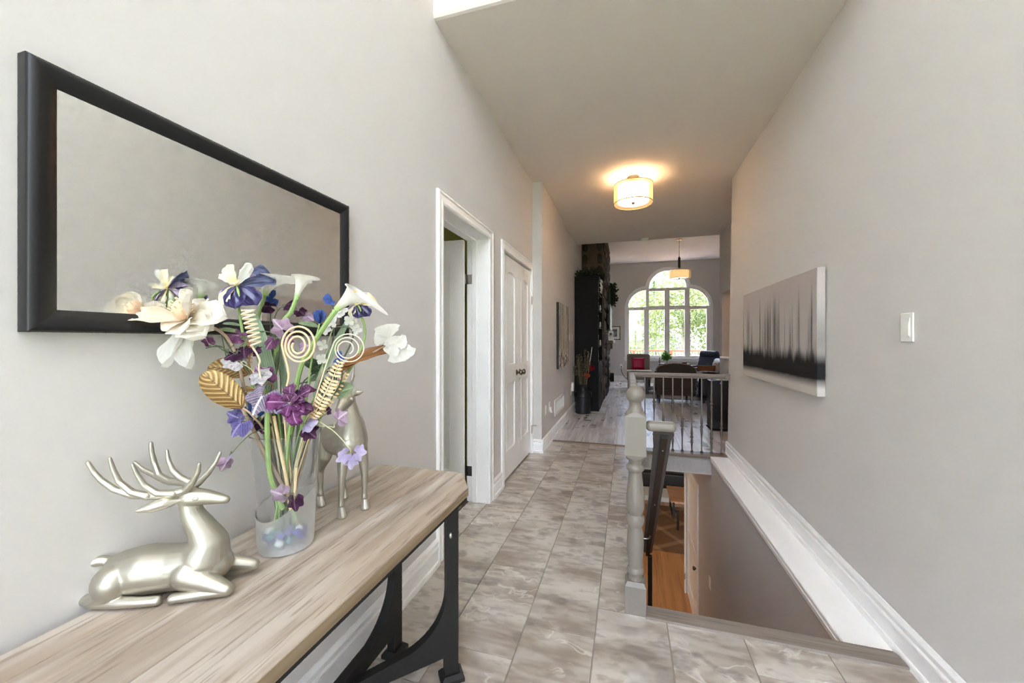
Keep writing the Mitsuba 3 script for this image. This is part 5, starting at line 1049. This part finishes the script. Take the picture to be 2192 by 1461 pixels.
for z, lb in zip(SH[1:4], ('second', 'middle', 'fourth')):
    k = thing('figurine', f'small white figurine at the front edge of the {lb} open bookcase shelf', 'figurine'); put(k, bones([[((-.512, 7.75, z + .022), .020), ((-.512, 7.75, z + .07), .014), ((-.510, 7.75, z + .10), .012)], [((-.512, 7.74, z + .06), .008), ((-.50, 7.70, z + .05), .006)]], .006, 5, 12), 'china_white', smooth=True)
leafmat('evergreen', lin(58, 66, 50), .3, .6); leafmat('house_green', lin(92, 138, 70), .6, .5)
def foliage(n, pt, size, seed, up=.3):
    """n leaves as folded quads at points pt(i, rng)"""
    g = np.random.default_rng(seed); V, F = [], []
    for i in range(n):
        p = np.asarray(pt(i, g)); d = unit(g.normal(size=3) + [0, 0, up]); d[2] = abs(d[2]) if up == .31 else d[2]; s = unit(np.cross(d, g.normal(size=3))) * size * g.uniform(.5, 1) * .3; L = size * g.uniform(.6, 1.2); nn = np.cross(d, unit(s)) * size * .08
        b = len(V); V += [p, p + d * L * .5 + s + nn, p + d * L, p + d * L * .5 - s + nn]; F += [[b, b + 1, b + 2], [b, b + 2, b + 3]]
    return tm(V, F)
k = thing('greenery', 'dark artificial greenery lying on top of the bookcase', 'plant')
part(k, 'leaves', foliage(900, lambda i, g: (g.uniform(-.90, -.44), g.uniform(7.06, 7.9), 2.445 + abs(g.normal(0, .045))), .07, 4, .31), 'evergreen', kind='stuff')
part(k, 'vine', tube([(-.88, 7.12, 2.44), (-.70, 7.3, 2.46), (-.55, 7.2, 2.445), (-.5, 7.7, 2.45)], .008, 6), 'stem_dark')
# ---- milk can with dried stems
mc = thing('milk_can', 'black milk can used as a floor vase by the bookcase', 'vase')
part(mc, 'body', lathe([(0, 0), (.128, 0), (.132, .01), (.132, .27), (.128, .30), (.105, .36), (.082, .40), (.075, .42), (.076, .46), (.090, .485), (.094, .50), (.088, .50), (.07, .46), (.07, .40), (0, .40)], 40, -.745, 6.83), 'can_black', smooth=40)
for s_ in (-1, 1): part(mc, 'handle', tube([(-.745 + s_ * .10, 6.80, .365), (-.745 + s_ * .145, 6.79, .375), (-.745 + s_ * .145, 6.79, .30), (-.745 + s_ * .128, 6.80, .28)], .008, 8), 'can_black', smooth=40)
part(mc, 'hoop', lathe([(.131, .28), (.136, .285), (.136, .295), (.131, .30)], 36, -.745, 6.83), 'can_black', smooth=40)
mat('straw', lin(124, 112, 84), .8); mat('straw_dark', lin(84, 76, 58), .8); leafmat('rose_red', lin(112, 18, 28), .3, .6); leafmat('rose_coral', lin(148, 66, 48), .4, .6)
for i in range(26):
    a = r7.uniform(0, 6.28); r = r7.uniform(.01, .055); lean = r7.uniform(.02, .16); h = r7.uniform(.75, 1.12)
    b = np.array([-.745 + r * math.cos(a), 6.83 + r * math.sin(a), .42]); t_ = b + [lean * math.cos(a) * .8 - .02, lean * math.sin(a), h - .42]
    k = thing('dried_grass', ('tan dried grass stalk' if i % 2 else 'brown dried grass stalk') + ' standing in the black milk can', 'dried grass', ('tan' if i % 2 else 'brown') + ' dried grass in the milk can')
    md = (b + t_) / 2 + [.012 * math.cos(a + 1), .012 * math.sin(a + 1), 0]; part(k, 'stalk', tube([b, md, t_], [.0025, .002, .001], 5, 5), ('straw_dark', 'straw')[i % 2])
    part(k, 'plume', foliage(36, lambda j, g: md + (t_ - md) * g.uniform(.2, 1) + g.normal(0, .006, 3), .03, i + 50, 1.2), ('straw_dark', 'straw')[i % 2], kind='stuff')
k = thing('white_rod', 'thin white rod leaning out of the milk can', 'stick'); put(k, tube([(-.70, 6.84, .42), (-.64, 6.85, .80), (-.592, 6.85, 1.15)], .0045, 8, 2), 'china_white')
for lb, q, m_ in (('dark red silk flower in the milk can', (-.60, 6.83, .79), 'rose_red'), ('coral silk flower in the milk can, lower', (-.675, 6.80, .66), 'rose_coral')):
    k = thing('silk_flower', lb, 'flower')
    for j in range(9): add_petal(k, 'petal', m_, np.array(q), (math.cos(j * 2.4), -.3 - .07 * j, math.sin(j * 2.4)), (0, -1, .2), .06 - .002 * j, .055, .5, .3, .06, b=.3, n=7, m=7, seed=j)
    part(k, 'stem', tube([q, (np.array(q) + [-.745, 6.83, .5]) / 2 + [0.02, 0, .05], (-.735, 6.83, .42)], .0028, 6), 'stem_dark')
# ---- stone chimney breast
for i, c in enumerate(((74, 64, 56), (58, 50, 46), (92, 82, 72), (66, 62, 60))): mat(f'stone_{i}', proc(lambda p, n, uv, c=c: mix(lin(*[q * .8 for q in c]), lin(*[min(255, q * 1.25) for q in c]), fbm(p.x * 9, p.y * 9, p.z * 9, 4))), .8, .25)
mat('mortar', lin(98, 88, 78), .9, .1)
fp = struct('wall_chimney', 'stone chimney breast on the left of the living room')
put(fp, box(-.925, -.485, 8.22, 10.84, -.01, 3.66), 'mortar')
def stone(cx, cy, cz, a, b, dx, sd, ax):
    g = np.random.default_rng(sd); P = []
    for t in np.linspace(0, 2 * np.pi, 9, endpoint=False):
        rr = (abs(math.cos(t)) ** 2.6 + abs(math.sin(t)) ** 2.6) ** (-1 / 2.6) * g.uniform(.82, 1.0)
        for f, o in ((1, -.01), (.93, dx * .6), (.6, dx)): P.append((rr * math.cos(t) * a * f, rr * math.sin(t) * b * f, o))
    P = np.array(P); q = np.stack([P[:, 2], P[:, 0], P[:, 1]], 1) if ax == 'x' else np.stack([P[:, 0], -P[:, 2], P[:, 1]], 1)
    return trimesh.convex.convex_hull(q + [cx, cy, cz])
sd_ = 0; z = 0.0
while z < 3.6:
    hh = min(r7.uniform(.16, .30), 3.66 - z); y = 8.22
    while y < 10.8:
        w_ = min(r7.uniform(.18, .40), 10.84 - y); sd_ += 1
        if not (9.05 < y + w_ / 2 < 10.02 and z + hh / 2 < .95): part(fp, 'stone', stone(-.485, y + w_ / 2, z + hh / 2, w_ / 2 - .009, hh / 2 - .009, .035, sd_, 'x'), f'stone_{sd_ % 4}', smooth=25)
        y += w_
    x = -.92
    if z > 2.2:
        while x < -.49:
            w_ = min(r7.uniform(.10, .22), -.487 - x); sd_ += 1
            if w_ > .05: part(fp, 'stone', stone(x + w_ / 2, 8.22, z + hh / 2, w_ / 2 - .012, hh / 2 - .012, .035, sd_, 'y'), f'stone_{sd_ % 4}', smooth=25)
            x += w_
    z += hh
k = thing('firebox', 'black fireplace insert in the stone chimney', 'fireplace'); part(k, 'surround', ext(rect(9.05, 10.02, .0, .95).difference(rect(9.15, 9.92, .08, .82)), .035, 'yz', -.4845), 'bookcase_black'); part(k, 'glass', box(-.484, -.474, 9.15, 9.92, .08, .82), 'black_plastic')
mat('mantel_wood', wood_tex(lin(84, 70, 58), lin(110, 94, 78), lin(60, 48, 40), 1), .55)
k = thing('mantel_shelf', 'dark wood mantel shelf on the stone chimney', 'mantel'); part(k, 'shelf', box(-.448, -.30, 8.75, 10.3, 1.20, 1.27, .006), 'mantel_wood')
for y in (8.95, 10.1): part(k, 'corbel', box(-.448, -.36, y - .05, y + .05, 1.05, 1.20, .01), 'mantel_wood')
k = thing('television', 'black flat television on the stone chimney above the mantel', 'television'); part(k, 'screen', box(-.40, -.372, 8.9, 10.15, 1.52, 2.06, .006), 'black_plastic'); part(k, 'mount', box(-.45, -.40, 9.4, 9.65, 1.68, 1.9), 'black_plastic')
k = thing('lantern', 'small white lantern at the near end of the mantel', 'lantern'); part(k, 'frame', cat([box(-.40 + a, -.388 + a, 8.85 + b, 8.862 + b, 1.2705, 1.45) for a in (0, .08) for b in (0, .08)] + [box(-.404, -.304, 8.846, 8.946, 1.2705, 1.285), box(-.404, -.304, 8.846, 8.946, 1.44, 1.455)]), 'china_white'); part(k, 'roof', trimesh.convex.convex_hull(np.array([[-.404, 8.846, 1.455], [-.304, 8.846, 1.455], [-.404, 8.946, 1.455], [-.304, 8.946, 1.455], [-.354, 8.896, 1.52]])), 'china_white'); part(k, 'candle', move(trimesh.creation.cylinder(.02, .1, sections=16), -.354, 8.896, 1.336), 'white_fabric')
k = thing('greeting_card', 'white folded card standing on the mantel', 'card'); put(k, cat(move(box(-.001, .001, -.08, .08, 0, .2), -.335, 9.15, 1.271, ry=8), move(box(-.001, .001, -.08, .08, 0, .2), -.307, 9.15, 1.271, ry=-8)), 'white_fabric')
k = thing('wreath', 'green leafy wreath hung on the stone chimney above the television', 'wreath'); part(k, 'ring', tube([(-.405, 9.5 + .2 * math.cos(a), 2.36 + .2 * math.sin(a)) for a in np.linspace(0, 6.2832, 33)], .03, 8, 1), 'stem_dark'); part(k, 'leaves', foliage(420, lambda i, g: (-.37 + abs(g.normal(0, .05)), 9.5 + .2 * math.cos(i * .7) + g.normal(0, .03), 2.36 + .2 * math.sin(i * .7) + g.normal(0, .03)), .09, 6), 'evergreen', kind='stuff')
k = thing('speaker', 'small black speaker on the floor at the far wall', 'speaker'); part(k, 'cabinet', box(-.55, -.40, 12.2, 12.4, 0, .26, .006), 'black_plastic'); part(k, 'grille', box(-.54, -.41, 12.194, 12.2, .02, .24, .003), 'bookcase_black')
# ---- far wall
k = thing('framed_picture', 'black framed picture with a white mat on the far wall', 'picture'); part(k, 'frame', ext(rect(-.66, -.21, 1.285, 1.71).difference(rect(-.638, -.232, 1.307, 1.688)), .025, 'xz', 12.474), 'frame_black'); part(k, 'mat_board', box(-.638, -.232, 12.486, 12.498, 1.307, 1.688), 'white_fabric')
mat('picture_print', proc(lambda p, n, uv: mix(lin(150, 150, 148), lin(50, 52, 54), smoothstep(.45, .6, fbm(p.x * 9, p.z * 9, 0, 3)))), .4); part(k, 'print', box(-.56, -.31, 12.484, 12.487, 1.38, 1.615), 'picture_print')
k = thing('wall_outlet', 'white wall outlet low on the far wall beside the slipper chair', 'outlet'); plate_y = 12.5
part(k, 'plate', box(-.22, -.145, 12.493, 12.5, .41, .53, .002), 'outlet_white'); part(k, 'socket', box(-.2, -.165, 12.491, 12.494, .43, .51, .002), 'outlet_white')
k = thing('power_cord', 'black power cord hanging from the far wall outlet', 'cord'); part(k, 'cord', tube([(-.182, 12.47, .45), (-.17, 12.42, .30), (-.06, 12.38, .12), (.12, 12.35, .01), (.3, 12.3, .008)], .008, 8), 'black_plastic', smooth=40); part(k, 'plug', box(-.195, -.168, 12.462, 12.492, .435, .468, .004), 'black_plastic')
# ---- slipper chair with the red cushion
mat('taupe_fabric', lin(132, 124, 110), .9, .1, sheen=.5); mat('brown_fabric', lin(66, 57, 49), .9, .1, sheen=.4); mat('piping', lin(150, 140, 124), .8); mat('red_satin', lin(176, 14, 56), .45, .4, sheen=.6); mat('cream_throw', lin(216, 208, 198), .9, .1)
k = thing('slipper_chair', 'taupe armless slipper chair before the arched window', 'chair'); part(k, 'back', rbox(-.01, .58, 11.02, 11.16, .34, .90, .045), 'taupe_fabric', smooth=40); part(k, 'seat', rbox(-.01, .58, 10.36, 11.08, .26, .47, .04), 'taupe_fabric', smooth=40)
for x in (.03, .54):
    for y in (10.42, 11.08): part(k, 'leg', box(x - .02, x + .02, y - .02, y + .02, 0, .27, .003), 'black_plastic')
k = single('throw_blanket', rbox(-.03, .60, 10.33, 10.70, .471, .497, .012), 'cream_throw', 'cream throw folded over the front of the slipper chair seat', 'blanket', smooth=40)
single('cushion', move(cushion(.34, .32, .12), .27, 10.93, .645, rx=-8), 'red_satin', 'glossy crimson cushion on the slipper chair', 'cushion', smooth=True)
# ---- brown armchair seen from behind
k = thing('armchair', 'brown upholstered armchair with its back turned to the stairs', 'armchair')
a_ = np.linspace(0, np.pi, 25); bk = sg.Polygon([(.57, .17), (1.265, .17), (1.30, .64)] + [(.93 + .375 * math.cos(t), .64 + .175 * math.sin(t) ** .75) for t in a_] + [(.56, .64)])
part(k, 'back', ext(bk.buffer(-.015).buffer(.015), .12, 'xz', 8.30), 'brown_fabric'); ed = np.array(bk.buffer(-.004).exterior.coords); ed = ed[ed[:, 1] > .5]
part(k, 'piping', tube([(q[0], 8.302, q[1]) for q in (ed if ed[0][0] > ed[-1][0] else ed[::-1])], .007, 6, 1), 'piping'); part(k, 'seam', box(.575, 1.262, 8.297, 8.301, .30, .304), 'black_gap')
part(k, 'seat', rbox(.60, 1.26, 8.42, 9.02, .17, .46, .05), 'brown_fabric', smooth=40)
for x in (.565, 1.19): part(k, 'arm', rbox(x, x + .11, 8.40, 8.95, .17, .62, .04), 'brown_fabric', smooth=40)
for x, y in ((.62, 8.34), (1.22, 8.34), (.63, 8.95), (1.21, 8.95)): part(k, 'leg', trimesh.convex.convex_hull(np.array([[x + s * w_, y + t * w_, z] for s in (-1, 1) for t in (-1, 1) for w_, z in ((.014, 0), (.026, .175))])), 'black_plastic')
# ---- rug, coffee table, side table
mat('grey_rug', proc(lambda p, n, uv: mix(lin(150, 144, 138), lin(176, 170, 164), fbm(p.x * 14, p.y * 14, 0, 3))), .95, .1)
single('area_rug', box(.25, 2.6, 8.95, 11.3, -.001, .010, .003), 'grey_rug', 'pale grey area rug under the coffee table', 'rug')
scene['table_glass'] = {'type': 'thindielectric', 'int_ior': 1.5}
k = thing('coffee_table', 'low coffee table with a glass top and black legs on the grey rug', 'table'); part(k, 'top_frame', ext(rect(.42, 1.5, 9.55, 10.15).difference(rect(.48, 1.44, 9.61, 10.09)), .035, 'xy', .40), 'black_plastic'); part(k, 'glass_top', box(.47, 1.45, 9.60, 10.10, .428, .434), 'table_glass'); part(k, 'lower_shelf', box(.45, 1.47, 9.58, 10.12, .12, .135, .003), 'bookcase_black')
for x in (.445, 1.475):
    for y in (9.575, 10.125): part(k, 'leg', box(x - .028, x + .028, y - .028, y + .028, .0105, .40, .004), 'black_plastic')
k = thing('side_table', 'dark side table under the arched window', 'table'); part(k, 'tabletop', box(.84, 1.66, 11.5, 12.0, .585, .615, .006), 'mantel_wood')
for x in (.9, 1.6):
    for y in (11.56, 11.94): part(k, 'leg', box(x - .02, x + .02, y - .02, y + .02, 0, .585, .003), 'mantel_wood')
k = thing('potted_plant', 'small leafy green plant in a white pot on the side table', 'plant'); part(k, 'pot', lathe([(0, .6155), (.05, .6155), (.065, .70), (.06, .70), (.05, .69), (0, .69)], 24, 1.06, 11.7), 'china_white', smooth=40); part(k, 'leaves', foliage(150, lambda i, g: (1.06 + g.normal(0, .05), 11.7 + g.normal(0, .05), .74 + abs(g.normal(0, .06))), .11, 9), 'house_green', kind='stuff'); part(k, 'stem', tube([(1.06, 11.7, .69), (1.07, 11.7, .82)], .006, 6, 1), 'stem_green')
k = thing('glass_bottle', 'slim dark bottle at the left end of the side table', 'bottle'); put(k, lathe([(0, .6155), (.022, .6155), (.024, .63), (.024, .70), (.010, .73), (.010, .77), (0, .77)], 20, .875, 11.7), 'pewter', smooth=40)
k = thing('gift_box', 'small dark red box on the right of the side table', 'box'); mat('wine_red', lin(96, 28, 44), .5); part(k, 'body', box(1.46, 1.58, 11.6, 11.7, .6155, .655, .003), 'wine_red'); part(k, 'lid', box(1.456, 1.584, 11.596, 11.704, .655, .668, .002), 'wine_red')
# ---- recliner, sofa
mat('navy_leather', lin(44, 54, 76), .38, .5); mat('black_leather', lin(28, 28, 34), .42, .5); mat('tan_cushion', lin(124, 84, 52), .6, .3)
def rpart(k, n, m, mt, **kw): return part(k, n, move(move(m, -1.88, -11.0), 1.86, 11.0, rz=42), mt, **kw)
k = thing('recliner', 'navy leather recliner beside the arched window', 'recliner')
rpart(k, 'seat', rbox(1.62, 2.12, 10.7, 11.3, .30, .48, .06), 'navy_leather', smooth=40)
bkr = rbox(-.06, .06, -.29, .29, 0, .50, .05); rpart(k, 'back', move(bkr, 2.03, 11.0, .44, ry=18), 'navy_leather', smooth=40); hd = rbox(-.08, .07, -.27, .27, 0, .17, .07); rpart(k, 'headrest', move(hd, 2.12, 11.0, .83, ry=18), 'navy_leather', smooth=40)
for y in (10.64, 11.30): rpart(k, 'arm', rbox(1.62, 2.16, y, y + .09, .52, .60, .035), 'black_leather', smooth=40); rpart(k, 'arm_support', box(1.85, 1.93, y + .02, y + .07, .06, .54, .01), 'black_leather')
rpart(k, 'base', lathe([(0, .011), (.28, .011), (.28, .03), (.06, .05), (.05, .31), (0, .31)], 28, 1.88, 11.0), 'black_leather', smooth=40)
def spart(k, n, m, mt, **kw): return part(k, n, move(m, -.21), mt, **kw)
k = thing('sofa', 'black leather sofa on the right side of the rug', 'sofa'); spart(k, 'seat', rbox(1.62, 2.35, 8.66, 10.5, .16, .44, .06), 'black_leather', smooth=40); spart(k, 'back', rbox(2.22, 2.5, 8.62, 10.5, .16, .84, .09), 'black_leather', smooth=40)
for y in (8.50, 10.38): spart(k, 'arm', rbox(1.60, 2.45, y, y + .2, .10, .60, .09), 'black_leather', smooth=40)
for x in (1.68, 2.4):
    for y in (8.6, 10.5): spart(k, 'leg', box(x - .025, x + .025, y - .025, y + .025, .0105, .17), 'black_plastic')
mat('striped_throw', proc(lambda p, n, uv: mix(lin(206, 208, 216), lin(104, 108, 126), smoothstep(.35, .65, .5 + .5 * dr.sin((p.z * .8 + p.x + .5 * noise(p.y * 8, p.z * 8)) * 55)))), .9, .1)
u_, w_ = np.linspace(0, 1, 24), np.linspace(0, 1, 9); prof = spline([(1.585, .12), (1.575, .35), (1.585, .56), (1.68, .622), (1.9, .625), (2.1, .622)], 5); pr_ = prof[np.linspace(0, len(prof) - 1, 24).astype(int)]
P_ = np.array([-.21, 0, 0]) + np.array([[[q[0] - .008 - .01 * math.sin(v * 14), 8.485 + v * .36 + .01 * math.sin(i), q[1] + .006 * math.sin(v * 11 + i * .4)] for v in w_] for i, q in enumerate(pr_)]); Pb = P_ + [-.012, 0, .008]
g1, g2 = grid(P_), grid(Pb); g2.invert(); single('throw_blanket', cat(g1, g2), 'striped_throw', 'grey and white striped throw draped over the near arm of the sofa', 'blanket', smooth=True)
single('cushion', move(cushion(.36, .30, .14), 1.57, 8.84, .61, rz=-10, rx=-22), 'tan_cushion', 'tan cushion leaning on the near arm of the black sofa', 'cushion', smooth=True)
single('cushion', move(cushion(.36, .36, .13), 1.85, 9.25, .64, rz=80, rx=-12), 'white_fabric', 'white cushion at the back of the black sofa', 'cushion', smooth=True)
# ---- black appliance by the pass-through
k = thing('air_purifier', 'tall black air purifier with a blue light behind the far railing', 'appliance'); part(k, 'body', rbox(1.13, 1.42, 6.0, 6.32, .015, .70, .02), 'black_plastic', smooth=40); part(k, 'grille', cat([box(1.16, 1.39, 5.997, 6.002, .12 + .02 * i, .13 + .02 * i) for i in range(12)]), 'bookcase_black'); part(k, 'base', box(1.12, 1.43, 5.99, 6.33, 0, .016, .003), 'black_plastic')
part(k, 'indicator', box(1.24, 1.255, 5.993, 5.999, .665, .675), 'lamp_white', emitter=glow([.003, .004, .05]), label='small blue light')
single('paper_stack', cat([move(box(-.10, .10, -.07, .07, 0, .006), 1.31, 6.17, .7005 + .0065 * i, rz=7 * math.sin(i * 2)) for i in range(3)]), 'china_white', 'white papers lying on the black air purifier', 'papers')

# ================================================================ outdoors
mat('grass', proc(lambda p, n, uv: mix(lin(120, 140, 92), lin(150, 164, 116), fbm(p.x * 1.5, p.y * 1.5, 0, 4))), .9, .1)
put(struct('ground', 'lawn outside'), box(-60, 60, 12.72, 90, -.9, -.8), 'grass'); put(struct('ground_front', 'front yard'), box(-60, 60, -40, -2.4, -.4, -.25), 'grass')
mat('deck_board', wood_tex(lin(150, 96, 70), lin(176, 122, 92), lin(126, 78, 56), 0, .4), .7); mat('rail_red', lin(150, 88, 66), .6)
dk = struct('deck', 'wood deck outside the arched window')
put(dk, box(-4, 6, 12.75, 16.7, -.22, -.16), 'deck_board')
for i in range(27): part(dk, 'deck_board', box(-4, 6, 12.76 + i * .146, 12.76 + i * .146 + .14, -.16, -.13, .004), 'deck_board')
k = thing('deck_railing', 'red brown wooden railing with white balusters along the deck', 'railing'); part(k, 'top_rail', box(-4, 6, 16.46, 16.58, .82, .89, .008), 'rail_red'); part(k, 'bottom_rail', box(-4, 6, 16.49, 16.55, -.03, .03, .004), 'rail_red')
for i in range(8): part(k, 'post', box(-4 + i * 1.4, -3.9 + i * 1.4, 16.47, 16.57, -.13, .82, .005), 'rail_red')
for i in range(60): part(k, 'baluster', box(-3.3 + i * .12, -3.27 + i * .12, 16.505, 16.535, .03, .82, .002), 'china_white')
k = thing('patio_umbrella', 'white patio umbrella standing on the deck', 'umbrella'); leafmat('umbrella_white', lin(240, 240, 238), .5, .7)
n_ = 8; rim_ = [(-.95 + 1.65 * math.cos(a), 14.9 + 1.65 * math.sin(a), 1.74) for a in np.arange(n_) * 2 * np.pi / n_ + .2]; V = [(-.95, 14.9, 2.5)] + rim_ + [(x, y, z - .1) for x, y, z in rim_]
for i in range(n_): part(k, 'canopy_panel', tm([V[0], V[1 + i], V[1 + (i + 1) % n_]], [[0, 1, 2]]), 'umbrella_white'); part(k, 'valance', tm([V[1 + i], V[1 + (i + 1) % n_], V[9 + (i + 1) % n_], V[9 + i]], [[0, 1, 2], [0, 2, 3]]), 'umbrella_white'); part(k, 'rib', tube([V[0], V[1 + i]], .01, 5, 1), 'hinge_metal')
part(k, 'pole', move(trimesh.creation.cylinder(.025, 2.65, sections=12), -.95, 14.9, 1.19), 'hinge_metal'); part(k, 'base', lathe([(0, -.13), (.28, -.13), (.27, -.06), (.04, -.02), (0, -.02)], 24, -.95, 14.9), 'stone_0', smooth=40)
for i, c in enumerate(((118, 130, 86), (100, 114, 88), (130, 140, 98), (120, 120, 118))): leafmat(f'tree_leaf_{i}', lin(*c), .9, .6)
mat('bark', lin(140, 130, 120), .9, .1)
def tree(x, y, h, r, m_, label, conifer=False, n=3000, ls=.25, z0=-.8):
    k = thing('tree', label, 'tree'); tr_ = [(x, y, z0), (x + .1, y, z0 + h * .4), (x - .05, y + .1, z0 + h * .85)]; part(k, 'trunk', tube(tr_, [.16, .12, .04], 8, 4), 'bark')
    for i in range(7):
        a = i * 2.4; zb = z0 + h * (.35 + .08 * i); part(k, 'branch', tube([(x, y, zb), (x + .5 * r * math.cos(a), y + .5 * r * math.sin(a), zb + .12 * h)], [.05, .015], 6, 2), 'bark')
    def pt(i, g):
        if conifer:
            f = g.uniform(0, 1) ** .7; rr = r * f * g.uniform(.5, 1); a = g.uniform(0, 6.28); return (x + rr * math.cos(a), y + rr * math.sin(a), z0 + h * (1 - f * .9) - .12 * rr)
        c = g.integers(0, 9); cg = np.random.default_rng(int(c) + int(abs(x * 10))).normal(size=3) * [r * .5, r * .5, h * .15]; d = unit(g.normal(size=3)) * g.uniform(.7, 1) * r * .55; return (x + cg[0] + d[0], y + cg[1] + d[1], z0 + h * .62 + cg[2] + d[2])
    part(k, 'leaves', foliage(n, pt, ls, int(abs(x * 37 + y)), -.3 if conifer else .2), m_, kind='stuff'); return k
for a in ((-2.6, 23, 6.2, 2.2, 0, 'yellow green leafy tree behind the umbrella', False), (.6, 26, 5.4, 2.4, 2, 'pale leafy tree behind the second window pane from the left', False), (3.0, 24, 5.6, 2.3, 0, 'bright green leafy tree behind the third window pane', False), (5.4, 22.5, 6.6, 1.7, 3, 'grey green conifer behind the rightmost window pane', True),
          (-.6, 34, 7.0, 2.6, 1, 'tall conifer far behind the umbrella', True), (2.4, 38, 7.6, 3.0, 1, 'tall conifer far behind the middle of the window', True), (6.5, 36, 8, 3.6, 2, 'broad leafy tree far behind the right of the window', False), (-5, 36, 9, 3.4, 1, 'broad dark green tree far left beyond the deck', False)):
    tree(*a[:4], f'tree_leaf_{a[4]}', a[5], a[6])
for x, y, s, m_, lb in ((1.0, 18.6, .9, 1, 'low green bush beyond the deck rail, left of the white one'), (2.6, 18.4, 1.0, 3, 'pale grey bush just beyond the deck rail'), (4.2, 18.8, .9, 0, 'yellow green bush beyond the deck rail on the right'), (-.7, 18.8, 1.0, 2, 'light green bush beyond the deck rail under the umbrella')):
    k = thing('bush', lb, 'bush'); part(k, 'leaves', foliage(800, lambda i, g: tuple(np.array([x, y, -.1]) + unit(g.normal(size=3)) * g.uniform(.6, 1) * [s, s, s * 1.2]), .16, int(x * 91) % 999 + 1), f'tree_leaf_{m_}', kind='stuff'); part(k, 'stem', tube([(x, y, -.8), (x, y, .3)], .04, 6, 1), 'bark')
